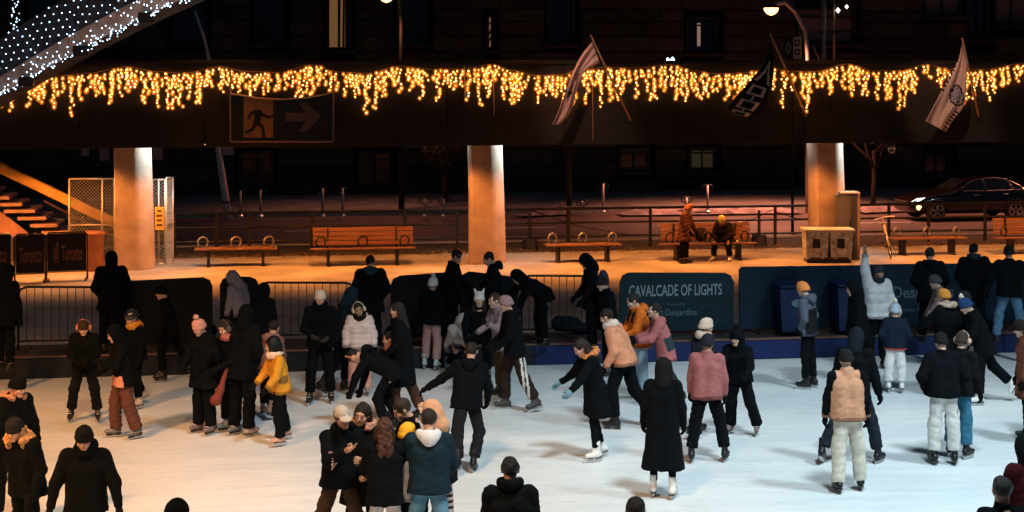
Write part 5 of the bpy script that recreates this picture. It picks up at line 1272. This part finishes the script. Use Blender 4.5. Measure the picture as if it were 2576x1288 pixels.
# blue-black wheel of a pushchair and skate bags left on the kerb
for px, py, sx, lab in ((1425, 832, .5, 'black skate bag lying on the kerb under the bars barrier'), (1465, 838, .35, 'pair of dark shoes left on the kerb edge'), (500, 852, .55, 'dark backpack lying on the kerb by the covered barrier'), (1000, 850, .4, 'small dark bag standing on the kerb behind skaters'), (2490, 835, .42, 'navy bag on the kerb beside the jeans spectator')):
    p = G(px, py, ZK); V, Q = nets(lambda P: smin(ell(P, (0, 0, .12), (.30, .16, .14)), seg(P, (-.15, 0, .2), (.18, 0, .17), .09, .07), .06), (-.4, -.25, -.05), (.4, .25, .36), .03)
    V = V + normals(V, Q) * (.012 * wobble(V, int(px), 20))[:, None]; me = np_mesh('kit_bag', V * sx / .5, Q); tag(link('kit_bag', me, cloth((.015, .02, .03)), None, (p.x, max(p.y, YR + .3), ZK)), lab, 'bag', 'bags on the kerb')
# ------------------------------------------------------------------ the crowd (front to back)
K = (.0035, .0048, .0065); K2 = (.006, .007, .009); NAVY = (.010, .016, .030); WHITE = (.72, .70, .66)
SPEC = 'spectators along the kerb'; NEAR = 'people close to the camera'
BOOT = (.007, .007, .008); SW = (.78, .76, .72); SB = (.008, .008, .010)
S = dict(z0=ZK, shoe=BOOT, group=SPEC)
# nearest, cut by the bottom of the frame
person('woman with long blond curls and black beanie in fur-collared black coat', head=(76, 1030), H=1.66, face=-15, lean=20, hp=14, legs=GLIDE, arms=((-10, 14, 20, -6), (30, 42, 40, 26)), jk=K, jkind='tunic', puff=.03, hat=(.02, .02, .022), hair='curly', hairc=(.55, .33, .15), fur=(.66, .38, .19), hem=-.16, group=NEAR, glove=K)
person('black clad figure with peach collar cut by the left edge', head=(22, 938), H=1.74, face=60, lean=10, hp=12, arms=((0, 22, 14, 8), (0, 20, 10, 6)), jk=K, puff=.06, fur=(.5, .27, .18), hat=K, hair=None, group=NEAR)
person('man in black cap and hoodie walking with dark jeans, one glove on', head=(221, 1056), H=1.76, face=4, lean=7, hp=22, legs=((6, 9, -8, 6), (-8, 9, -14, 6)), arms=((6, 24, 12, 12), (8, 24, 14, 10)), jk=K, puff=.028, tr=(.02, .035, .055), tm='denim', hat=(.008, .009, .011), scarf=K, group=NEAR, hair='short')
person('black hooded head just showing at the bottom edge left of centre', head=(440, 1257), H=1.72, face=175, jk=K, hood=('up', K), group=NEAR, hair=None)
person('man in pale patterned cap and black hoodie holding up two fingers', head=(848, 1006), H=1.72, face=24, lean=6, hp=10, hr=-10, legs=((4, 10, -6, 6), (-12, 12, -20, 6)), arms=((18, 16, 60, -20), (38, 8, 128, -34)), jk=K, puff=.032, tr=(.05, .03, .018), fit=.024, hood=K, cap=(.5, .42, .34), hands=('grip', 'vee'), skin=1, group=NEAR)
PH = len(PEOPLE)
person('dark haired woman in long black coat holding up a phone', head=(914, 1008), H=1.71, face=-12, lean=4, hp=14, hr=8, arms=((30, 8, 96, -30), (34, 4, 92, -4)), jk=K, jkind='coat', hem=-.34, puff=.02, hair='long', fur=(.55, .27, .2), hands=('grip', 'open'), skin=0, group=NEAR)
person('woman with long red-brown curls seen from behind in pale jeans', head=(968, 1050), H=1.62, face=186, lean=4, hp=6, arms=((22, 12, 60, -20), (22, 12, 60, -20)), jk=K, jkind='hip', hem=-.16, puff=.02, tr=(.62, .55, .54), fit=.016, tm='denim', hair='curly', hairc=(.07, .03, .018), group=NEAR)
person('man in dark teal jacket with white hood collar and blue jeans, from behind', head=(1079, 1026), H=1.72, face=184, lean=4, hp=12, legs=((4, 8, -4, 5), (-2, 8, -6, 5)), arms=((18, 14, 50, -20), (18, 14, 50, -20)), jk=(.010, .026, .040), puff=.04, tr=(.10, .24, .34), fit=.026, tm='denim', hood=(.70, .72, .74), hairc=(.02, .014, .012), slim=1.06, group=NEAR, hem=-.08)
person('man with dark hair in profile bending over the yellow hat', head=(1052, 1000), H=1.72, face=-70, lean=12, hp=24, jk=K, hairc=(.03, .018, .012), skin=0, group=NEAR, arms=((30, 8, 60, -10), (30, 8, 60, -10)))
person('child in mustard beanie hidden among the selfie group', head=(1018, 1062), H=1.5, face=160, hp=10, hat=(.85, .42, .03), jk=(.3, .3, .34), group=NEAR, skate=SW)
person('woman with peach fur hood and patterned leggings behind the teal jacket', head=(1112, 1008), H=1.70, face=-110, lean=8, hp=16, jk=K2, hood=('up', (.62, .34, .20)), fur=('up', (.6, .40, .28)), tr=(.05, .02, .02), band=((.6, .45, .42), lambda q: (np.sin(q[:, 2] * 95) > .35)), fit=.012, hair=None, group=NEAR)
person('broad black silhouette with curly top at the bottom centre', head=(1284, 1149), H=1.74, face=182, jk=K, puff=.035, hair='short', hairc=K, group=NEAR, hp=4, scarf=K)
person('dark haired head just showing at the bottom edge right of centre', head=(1597, 1253), H=1.70, face=170, jk=K, hairc=(.012, .01, .01), group=NEAR)
person('short haired man silhouette in the bottom right corner', head=(2527, 1200), H=1.74, face=184, jk=K, hairc=(.03, .024, .022), group=NEAR, skin=1)
person('person in dark red jacket with black hood at the right edge', head=(2598, 1096), H=1.72, face=-160, lean=8, jk=(.05, .007, .009), puff=.04, hood=('up', (.006, .009, .011)), hair=None, group=NEAR, arms=((10, 20, 20, 6), (10, 24, 20, 6)))
# middle of the ice, left
person('person in black with pink hair band rubbing hands near the left', at=(212, 1062), H=1.52, face=8, hp=22, lean=6, jk=K, puff=.03, tr=K2, fit=.03, hat=(.045, .03, .02), muffs=(.62, .27, .2), arms=((14, 10, 70, -30), (14, 10, 66, -30)), legs=WIDE, hands=('grip', 'grip'))
person('person in brown baggy trousers and black open hoodie with pink shirt', at=(314, 1103), H=1.60, face=-62, hp=20, lean=7, jk=K, puff=.03, jkind='tunic', hem=-.16, tr=(.115, .05, .038), fit=.042, hood=('up', K), hair=None, arms=((24, 10, 105, -12), (12, 10, 60, -20)), legs=((-6, 4, -18, 3), (12, 5, -2, 3)), skate=(.16, .17, .19), hands=('grip', 'grip'),
       patch=((.62, .27, .20), lambda h, lr, fb, am: (h < .05) & (fb > .06) & ~am))
person('child in dark helmet with mustard scarf and black suit', at=(352, 1024), H=1.48, face=-40, hp=12, lean=6, jk=K, puff=.03, helmet=(.02, .02, .022), scarf=(.62, .30, .05), hood=(.55, .17, .03), legs=GLIDE, skate=(.62, .48, .36), hair=None)
person('woman in pink pompom beanie and long black coat', at=(513, 1092), H=1.66, face=-32, hp=26, lean=4, jk=K, jkind='coat', hem=-.28, puff=.03, tr=K, fit=.036, hat=(.66, .33, .29), pom=(.70, .40, .34), arms=((0, 24, 118, 14), (18, 10, 66, -24)), hands=('grip', 'relaxed'), glove=None, skate=(.20, .14, .16))
person('woman with head band and rose scarf in black coat beside pink beanie', at=(580, 1090), H=1.62, face=-42, hp=18, lean=5, jk=K, jkind='coat', hem=-.2, puff=.025, muffs=(.12, .1, .09), scarf=(.42, .15, .13), fit=.034, arms=((18, 8, 64, -18), (20, 8, 70, -20)), skate=(.16, .22, .27))
person('tall skater all in black with pale skates beside the rose scarf', at=(610, 1096), H=1.86, face=150, hp=8, lean=6, jk=K, puff=.04, jkind='tunic', hood=('up', K), fit=.036, skate=(.42, .36, .35), hair=None, arms=POCK)
person('child in mauve hooded jacket seen from behind near the yellow jacket', at=(672, 1052), H=1.40, face=160, hp=14, lean=16, jk=(.17, .085, .085), hood=(.30, .15, .14), puff=.035, hairc=(.02, .014, .012), legs=GLIDE, skate=(.3, .18, .13))
person('child in mustard yellow jacket with white collar and black trousers', at=(710, 1116), H=1.46, face=-62, hy=-10, hp=2, lean=10, jk=(.62, .27, .018), puff=.035, jm='shell', hood=('up', K), scarf=(.78, .62, .48), fit=.036, arms=((20, 16, 42, 6), (22, 14, 44, 0)), legs=((14, 9, -4, 9), (-10, 9, -16, 8)), skate=(.62, .32, .26), hair=None, jkind='hip', hem=-.13,
       patch=((.20, .11, .02), lambda h, lr, fb, am: (h < .38) & (h > .12) & (lr > .12) & (abs(fb) < .07) & ~am))
person('skater in white beanie and black balaclava jacket with pale mitten', at=(806, 1016), H=1.80, face=4, hp=10, lean=4, jk=K, puff=.025, hat=(.78, .66, .56), hair=None, scarf=K, fit=.028, legs=((-4, 5, -10, 4), (6, 6, -2, 3)), arms=((8, 14, 60, -30), (8, 16, 66, -34)), glove=(.05, .045, .045), skate=SB, holder=1)
person('dark blue hooded skater striding behind the white beanie', at=(842, 992), H=1.74, face=120, hp=16, lean=16, jk=(.008, .016, .026), hood=('up', (.01, .026, .042)), puff=.03, hair=None, legs=STRIDE, arms=((12, 12, 50, -10), (4, 14, 40, 0)), skate=SB, glove=(.3, .13, .11))
person('child in white quilted jacket with earmuffs and pink trousers', at=(905, 996), H=1.46, face=6, hp=12, hr=-12, lean=3, jk=(.72, .60, .57), puff=.042, quilt=.085, jm='shell', muffs=(.80, .58, .42), scarf=(.012, .012, .014), hood=(.6, .42, .38), tr=(.66, .34, .28), fit=.036, hairc=(.02, .015, .013), skin=1, glove=K, skate=(.3, .25, .24), arms=((4, 18, 10, 6), (4, 18, 10, 6)))
person('dark haired skater bending low with peach earmuff band', at=(985, 1082), H=1.68, face=-98, hp=62, lean=64, jk=K, puff=.025, muffs=(.66, .33, .2), hairc=(.012, .01, .009), legs=((36, 6, -20, 3), (24, 6, -34, 3)), arms=((30, 8, 20, -4), (20, 10, 14, -4)), fit=.026, hands=('relaxed', 'relaxed'), hood=K)
person('woman in knee-length black coat with brown trousers facing left', at=(1022, 1062), H=1.80, face=-92, hp=8, lean=5, jk=K, jkind='coat', hem=-.42, puff=.035, hair='long', hairc=(.012, .01, .01), tr=(.085, .040, .028), fit=.03, cap=None, legs=((14, 4, 2, 3), (-12, 4, -22, 3)), arms=((10, 6, 40, -6), (10, 6, 52, -6)))
person('child beside the black coat with dark hair and pink scarf strip', at=(988, 1060), H=1.24, face=-80, hp=10, jk=K, puff=.03, scarf=(.45, .2, .17), hair='short', group='skaters on the ice')
person('skater in white pompom hat, black jacket and pink-white trousers', at=(1084, 930), H=1.56, face=165, hp=4, lean=6, jk=K, puff=.03, hat=(.78, .74, .68), pom=(.8, .78, .72), tr=(.46, .28, .28), fit=.026, legs=((6, 3, -12, 2), (2, 3, -14, 2)), skate=(.42, .58, .62), hair='short')
person('child crouching in pale grey hooded coat with blue skates', at=(1150, 934), H=1.46, face=35, hp=22, lean=30, jk=(.46, .42, .42), puff=.035, hood=('up', (.50, .45, .44)), hair=None, legs=((88, 14, -42, 4), (84, 14, -44, 4)), arms=((50, 4, 70, -30), (50, 4, 70, -30)), skate=(.05, .16, .30))
person('smiling woman in white cat-ear hat leaning forward in black', at=(1205, 955), H=1.66, face=2, hp=-14, lean=36, jk=K, puff=.03, hat=(.78, .74, .70), ears=(.78, .74, .70), hair='long', hairc=(.014, .01, .01), arms=((30, 16, 30, 0), (30, 16, 30, 0)), legs=((30, 6, -20, 4), (26, 6, -24, 4)), skate=SB)
person('person in lavender coat with raised hand beside the pink cap man', at=(1262, 1000), H=1.66, face=-60, hp=10, lean=10, jk=(.25, .19, .22), jkind='tunic', puff=.02, hairc=(.05, .02, .015), arms=((30, 16, 120, -10), (24, 10, 64, -10)), tr=(.07, .04, .03), skin=0)
person('man in rose grey cap and black jacket with white striped trousers', at=(1306, 1034), H=1.80, face=-78, hp=12, lean=8, jk=K, puff=.042, hat=(.32, .20, .20), tr=(.028, .018, .014), fit=.034, legs=((-14, 5, -26, 4), (16, 5, -2, 3)), arms=((12, 8, 50, -20), (10, 8, 54, -20)), skate=(.05, .05, .055), holder=1, hair=None, hood=K,
       band=((.62, .60, .58), lambda q: (q[:, 0] > .06) & (np.abs(np.abs(q[:, 1] - .05 + .1 * (q[:, 2] - .5)) - .03) < .018) & (q[:, 2] < .85)))
person('skater in black from behind with elbow out and bent leg', at=(1172, 1192), H=1.70, face=176, hp=10, lean=16, side=-4, jk=K, puff=.03, hairc=(.014, .01, .009), legs=((-24, 2, -36, -4), (8, 10, -30, -8)), arms=((6, 50, 6, 58), (10, 16, 30, -6)), fit=.026, glove=K, tr=(.012, .014, .018), hood=K)
# middle of the ice, right
person('woman in black flared coat with orange fur hood and blue mittens', at=(1503, 1156), H=1.66, face=-72, hp=30, lean=14, jk=K, jkind='coat', hem=-.36, puff=.03, hair='long', hairc=(.02, .012, .01), fur=(.75, .26, .09), glove=(.16, .30, .38), arms=((42, 14, 48, 10), (24, 26, 52, 24)), fit=.004, legs=((10, 4, -4, 3), (-4, 4, -16, 3)), skate=SW)
person('man in peach jacket with sherpa collar bending over a big stride', at=(1592, 1078), H=1.84, face=-108, hp=14, lean=22, jk=(.66, .27, .15), jm='shell', puff=.038, hood=None, scarf=(.74, .62, .52), hairc=(.014, .01, .009), fit=.034, legs=((24, 5, -8, 3), (-12, 6, -40, 5)), arms=((-14, 14, 30, 4), (-8, 16, 34, 0)), glove=K, skate=SB, hem=-.05)
person('bearded man with glasses in bright orange jacket and light jeans', at=(1612, 1008), H=1.70, face=-74, hp=22, lean=8, jk=(.70, .15, .012), jm='shell', puff=.036, hairc=(.022, .014, .012), tr=(.28, .42, .52), tm='denim', fit=.024, strap=(.012, .012, .012), hood=(.62, .14, .012), arms=((22, 8, 60, -16), (20, 8, 62, -20)), skate=(.05, .12, .18), scarf=None, hands=('grip', 'grip'))
person('person in rose hooded jacket with teal and brown lower panels', at=(1688, 1022), H=1.62, face=-84, hp=-6, lean=18, jk=(.44, .14, .14), puff=.034, hood=(.46, .15, .15), hairc=(.014, .011, .01), tr=(.025, .025, .03), arms=((34, 8, 82, -10), (30, 8, 84, -14)), skin=0, hands=('grip', 'grip'), legs=GLIDE,
       patch=((.03, .05, .06), lambda h, lr, fb, am: (h < .42) & (h > -.05) & (fb < .02) & ~am), hem=-.2, jkind='tunic')
person('woman in ankle-length black coat with white skates', at=(1668, 1252), H=1.66, face=168, hp=6, lean=3, jk=K, jkind='long', hem=-.62, puff=.03, hood=('up', (.012, .011, .012)), hair=None, arms=((-4, 14, 18, 6), (-4, 14, 18, 4)), fit=.0, legs=((3, 3, -2, 2), (-3, 3, -5, 2)), skate=SW)
person('woman in cream hat and scarf with dark coat behind the pink fleece', at=(1752, 1098), H=1.66, face=120, hp=8, lean=6, jk=(.016, .02, .03), puff=.028, hat=(.68, .48, .38), scarf=(.62, .46, .36), hair='short', legs=GLIDE, arms=((10, 14, 30, 4), (6, 14, 20, 2)), skate=SB, patch=((.55, .40, .32), lambda h, lr, fb, am: (abs(lr) < .035) & (fb > .05) & ~am))
person('person in rose fleece and black beanie with black trousers, from behind', at=(1782, 1162), H=1.68, face=166, hp=8, lean=8, jk=(.36, .125, .12), puff=.03, hat=(.02, .022, .028), hair='short', fit=.03, legs=((-6, 8, -12, 6), (10, 12, -6, 10)), arms=((4, 12, 12, 4), (2, 12, 12, 2)), skate=SB, hem=-.10, hands=('grip', 'relaxed'), skin=1)
person('child all in black gliding toward the camera with pale face', at=(1870, 1094), H=1.50, face=-22, hp=4, hy=-8, lean=12, jk=K, puff=.034, hood=('up', K), hat=K, pom=K2, fit=.038, legs=((4, 14, -14, 12), (4, 6, -12, 4)), arms=((20, 12, 60, -6), (30, 20, 40, 10)), skate=(.22, .13, .15), glove=K, hair=None)
person('skater in orange beanie and slate hoodie standing near the kerb', at=(2034, 978), H=1.74, face=-118, hp=16, hy=-12, lean=4, jk=(.085, .10, .14), puff=.028, hat=(.85, .27, .07), hood=(.10, .11, .15), tr=K, fit=.016, arms=POCK, skate=SB, holder=1, hair='short', legs=((3, 2, -3, 1), (-2, 2, -5, 1)), patch=((.012, .012, .014), lambda h, lr, fb, am: (fb < -.02) & (h < .7) & ~am))
person('hooded figure in black with pale profile in front of the blue cart', at=(2160, 962), H=1.68, face=-84, hp=16, lean=6, jk=K, jkind='coat', hem=-.3, puff=.04, hood=('up', K), hair=None, tr=K)
person('man in white puffer jacket waving one arm high', at=(2206, 930), H=1.82, face=18, hp=-2, hy=14, lean=2, jk=(.56, .57, .60), jm='shell', puff=.045, quilt=.16, hat=(.03, .035, .045), hood=None, scarf=(.02, .03, .035), tr=K, fit=.034, arms=((6, 14, 20, 2), (178, 14, 176, 2)), hands=('relaxed', 'open'), skin=1, hair='short')
person('child in cream and blue bobble hood with navy top and white trousers', at=(2252, 988), H=1.36, face=170, hp=6, jk=NAVY, puff=.03, hat=(.34, .42, .52), pom=(.75, .62, .5), fur=('up', (.66, .52, .42)), hair=None, tr=(.70, .68, .68), fit=.034, skate=(.7, .68, .68), arms=POCK, hem=-.12, patch=((.42, .06, .05), lambda h, lr, fb, am: (h < -.16) & ~am))
person('skater in peach vest with black sleeves and cream trousers, from behind', at=(2136, 1236), H=1.74, face=182, hp=10, lean=5, jk=(.62, .30, .18), sleeve=K, puff=.03, cap=None, hat=(.016, .014, .014), hair='short', tr=(.66, .60, .50), fit=.036, arms=((0, 14, 10, 6), (0, 14, 10, 6)), glove=K, skate=SB, legs=((-4, 4, -10, 3), (6, 6, 0, 5)), hem=-.09)
person('tall skater in black with navy beanie passing behind the peach vest', at=(2140, 1166), H=1.82, face=150, hp=12, lean=10, jk=K, puff=.034, hood=('up', (.010, .013, .02)), hair=None, tr=(.014, .02, .03), tm='denim', fit=.028, legs=((-14, 14, -30, 16), (16, 16, 0, 12)), arms=((-6, 14, 6, 6), (2, 18, 14, 10)), glove=K, skate=SB, holder=1)
person('skater in short black jacket and white trousers with hands in pockets, from behind', at=(2374, 1168), H=1.72, face=182, hp=14, lean=8, jk=K, puff=.034, hat=(.012, .012, .014), hair='short', hairc=(.02, .015, .013), tr=(.66, .64, .60), fit=.034, arms=((-14, 30, 30, -20), (-14, 30, 30, -20)), skate=SB, hem=-.07)
person('skater in ear-flap hat and blue jeans half hidden by the white trousers', at=(2412, 1150), H=1.66, face=140, hp=10, lean=8, jk=K2, puff=.03, hat=(.05, .035, .03), muffs=(.66, .44, .34), hair='short', tr=(.045, .17, .27), tm='denim', fit=.03, skate=SB, holder=1, arms=((0, 16, 12, 6), (0, 16, 12, 6)))
person('woman in grey beanie and mauve quilted coat looking left', at=(2372, 928), H=1.62, face=-92, hp=12, lean=10, jk=(.22, .145, .15), quilt=.09, puff=.036, hat=(.06, .065, .075), hair='short', tr=K, arms=((22, 8, 40, -4), (16, 8, 34, -4)))
person('person in rust beanie and fur-trimmed black coat reaching left', at=(2394, 1002), H=1.72, face=-150, hp=10, lean=12, jk=K, jkind='tunic', puff=.04, hat=(.62, .25, .05), fur=(.58, .42, .32), hair=None, arms=((46, 12, 62, -8), (10, 14, 20, 4)), tr=K)
person('man in dark cap and jacket with grey jeans beside the blue bobble hat', at=(2448, 1000), H=1.72, face=-70, hp=8, lean=10, jk=K, puff=.034, hat=(.018, .016, .018), hair='short', tr=(.42, .44, .47), tm='denim', fit=.026, legs=((18, 4, -14, 3), (4, 4, -20, 3)), skate=SB, arms=((14, 8, 40, -6), (14, 8, 40, -6)))
person('skater in blue hat with white bobble pushing off in black', at=(2500, 1016), H=1.72, face=-88, hp=22, lean=22, jk=K, puff=.032, jkind='tunic', hem=-.18, hat=(.018, .05, .13), pom=(.78, .66, .54), hair='short', fit=.03, legs=((14, 4, 2, 2), (-26, 5, -48, 4)), arms=((14, 8, 30, -6), (-6, 10, 14, 2)), skate=(.74, .73, .72), foot_pitch=(0, 32))
person('woman in brown coat standing at the right edge of the ice', at=(2584, 1112), H=1.70, face=-95, hp=14, lean=4, jk=(.17, .06, .035), jkind='coat', hem=-.34, puff=.03, hat=(.016, .012, .012), hair='long', tr=K, fit=.008)
# spectators standing on the kerb
person('large hooded spectator in black beside the fence column', head=(281, 632), H=1.76, face=200, hp=10, jk=K, puff=.055, hood=('up', K), hair=None, jkind='tunic', arms=POCK, **S)
person('child in lavender hood perched at the barrier above dark skaters', head=(612, 684), H=1.52, face=-120, hp=24, lean=20, jk=(.20, .19, .26), hood=('up', (.23, .22, .30)), puff=.035, hat=K, hair=None, **S)
person('dark clad spectator crouching beside the lavender hood', head=(656, 712), H=1.46, face=160, lean=10, jk=K, puff=.04, hood=('up', K), hair=None, **S)
person('spectator in black coat with teal lining at the barrier', head=(932, 641), H=1.74, face=188, hp=22, jk=K, puff=.05, hood=(.014, .05, .07), hair='short', jkind='tunic', arms=POCK, **S)
person('young spectator with short dark hair facing right in profile', head=(1136, 628), H=1.76, face=78, hp=24, jk=K, puff=.03, hair='short', jkind='tunic', arms=((20, 8, 50, -10), (20, 8, 50, -10)), **S)
person('young spectator in black hoodie facing left in profile', head=(1243, 632), H=1.74, face=-84, hp=26, jk=K, puff=.032, hood=K, hair='short', hat=None, jkind='tunic', arms=((20, 8, 50, -10), (20, 8, 50, -10)), **S)
person('spectator in black bending far over the bars barrier', at=(1362, 868), H=1.70, face=-60, lean=58, hp=20, jk=K, puff=.04, hood=('up', K), hair=None, arms=((40, 8, 20, 0), (40, 8, 20, 0)), legs=((14, 6, -4, 4), (8, 6, -8, 4)), **S)
person('spectator in pointed black hood looking down to the left', head=(1488, 640), H=1.74, face=-78, hp=34, jk=K, puff=.03, hood=('up', K), hair=None, jkind='tunic', arms=((10, 8, 36, -6), (10, 8, 44, -6)), pack=(.05, .06, .09), **S)
person('tall skater in dark clothes standing behind the peach jacket', at=(1530, 946), H=1.70, face=-70, hp=20, lean=6, jk=K, puff=.03, hat=(.02, .017, .02), hair='short', jkind='tunic')
person('spectator in black with ragged hair line before the sponsor banner', head=(2340, 620), H=1.74, face=172, hp=10, jk=K, puff=.045, hood=K, hair='short', jkind='tunic', arms=POCK, **S)
person('broad spectator in black with patterned collar, back turned', head=(2451, 612), H=1.76, face=182, hp=6, jk=K, puff=.05, scarf=(.02, .045, .055), hair='short', hairc=K, jkind='tunic', slim=1.1, arms=POCK, **S)
person('spectator in black jacket and faded blue jeans at the right edge', head=(2540, 616), H=1.78, face=178, hp=6, jk=K, puff=.045, hat=(.012, .016, .02), hair='short', tr=(.10, .20, .32), tm='denim', fit=.026, slim=1.08, arms=((0, 30, 10, 20), (0, 30, 10, 20)), legs=WIDE, **S)
person('dark standing figure against the barrier at the left edge', head=(14, 664), H=1.74, face=150, jk=K, puff=.045, hood=('up', K), hair=None, jkind='tunic', **S)
person('skater in dark clothes far back near the covered barrier', at=(446, 956), H=1.62, face=-80, lean=12, jk=K, puff=.03, legs=STRIDE, hat=K, hair=None)
# the two by the bench
BZ = dict(z0=ZP, group='visitors by the bench')
person('bundled woman in patterned brown coat and orange hat standing by the bench', at=(1722, 662), H=1.52, face=58, hp=14, lean=8, jk=(.055, .022, .017), jkind='coat', hem=-.30, puff=.035, hat=(.28, .10, .04), scarf=(.16, .08, .05), hair='short', hairc=(.2, .09, .05), arms=((18, 10, 30, 0), (22, 8, 34, 0)), glove=K, fit=.02, shoe=BOOT, patch=((.15, .06, .035), lambda h, lr, fb, am: (np.sin(h * 31 + lr * 40) * np.sin(fb * 55 + h * 13) > .25)), **BZ)
sit = person('person in yellow hat and dark jacket sitting on the bench with white shoes', at=(1815, 657), H=1.64, face=-26, hp=20, lean=26, jk=(.010, .007, .009), puff=.05, hat=(.70, .50, .14), hair='short', scarf=(.05, .02, .02), legs=((86, 14, -6, 8), (84, 12, -4, 6)), arms=((20, 16, 60, -34), (20, 16, 60, -34)), shoe=(.72, .66, .55), tr=K, fit=.03, hands=('grip', 'grip'), **BZ)
# things held or left
h = hand_world(PH, 1); b = MB(); b.box((0, 0, 0), (.075, .012, .15), bev=.008); o = b.build('phone', mat('phone_case', (.30, .20, .25), .4), None, loc=h + Vector((-.03, .02, .03))); o.rotation_euler = (R(15), R(12), R(-10)); b = MB(); b.box((0, .0085, 0), (.064, .003, .135)); b.build('screen', mat('phone_glass', (.02, .02, .025), .1), o); tag(o, 'phone in a mauve case held up by the woman in the selfie group', 'phone')
for k_ in range(2): b = MB(); b.lathe([(.012, 0), (.012, .006)], (-.02, -.006, .05 - k_ * .03), 10, Matrix.Rotation(R(90), 3, 'X')); b.build('camera_lens', M_dark, o)
p = G(1868, 650, ZP); V, Q = nets(lambda P: smin(ell(P, (0, 0, .2), (.19, .14, .21)), seg(P, (0, 0, .36), (.02, 0, .44), .07, .05), .05), (-.3, -.3, -.1), (.3, .3, .6), .03); V = V + normals(V, Q) * (.014 * wobble(V, 4, 22))[:, None]
o = link('carrier_bag', np_mesh('carrier_bag', V, Q), mat('bag_cream', (.55, .46, .28), .7, 0, .3, 9), None, (p.x, p.y + .28, ZP + .46)); tag(o, 'cream carrier bag on the bench beside the yellow hat', 'bag'); b = MB(); b.tube([(-.05, -.1, .05), (-.14, -.24, -.02), (-.13, -.26, -.35)], [.03, .03, .02], 6); b.build('strap', MATS['bag_cream'], o)
p = G(1768, 655, ZP); V, Q = nets(lambda P: smin(ell(P, (0, 0, .18), (.17, .11, .18)), seg(P, (-.08, 0, .32), (.08, 0, .32), .04, .04), .05), (-.3, -.25, -.1), (.3, .25, .5), .03)
o = link('handbag', np_mesh('handbag', V, Q), cloth((.02, .016, .016)), None, (p.x, p.y + .22, ZP + .46)); tag(o, 'black handbag standing on the bench between the two visitors', 'bag')
# rose bag hanging beside the pink beanie
p = G(550, 1090, 0); V, Q = nets(lambda P: smin(seg(P, (-.03, 0, .53), (.06, 0, .76), .085, .04), seg(P, (.06, 0, .76), (.15, 0, 1.08), .035, .022), .04), (-.3, -.2, .35), (.35, .2, 1.25), .02); V = V + normals(V, Q) * (.01 * wobble(V, 14, 26))[:, None]
o = link('tote_bag', np_mesh('tote_bag', V, Q), cloth((.20, .055, .04)), None, (p.x, p.y - .25, 0)); tag(o, 'rose red cloth bag hanging between the two black coats', 'bag')
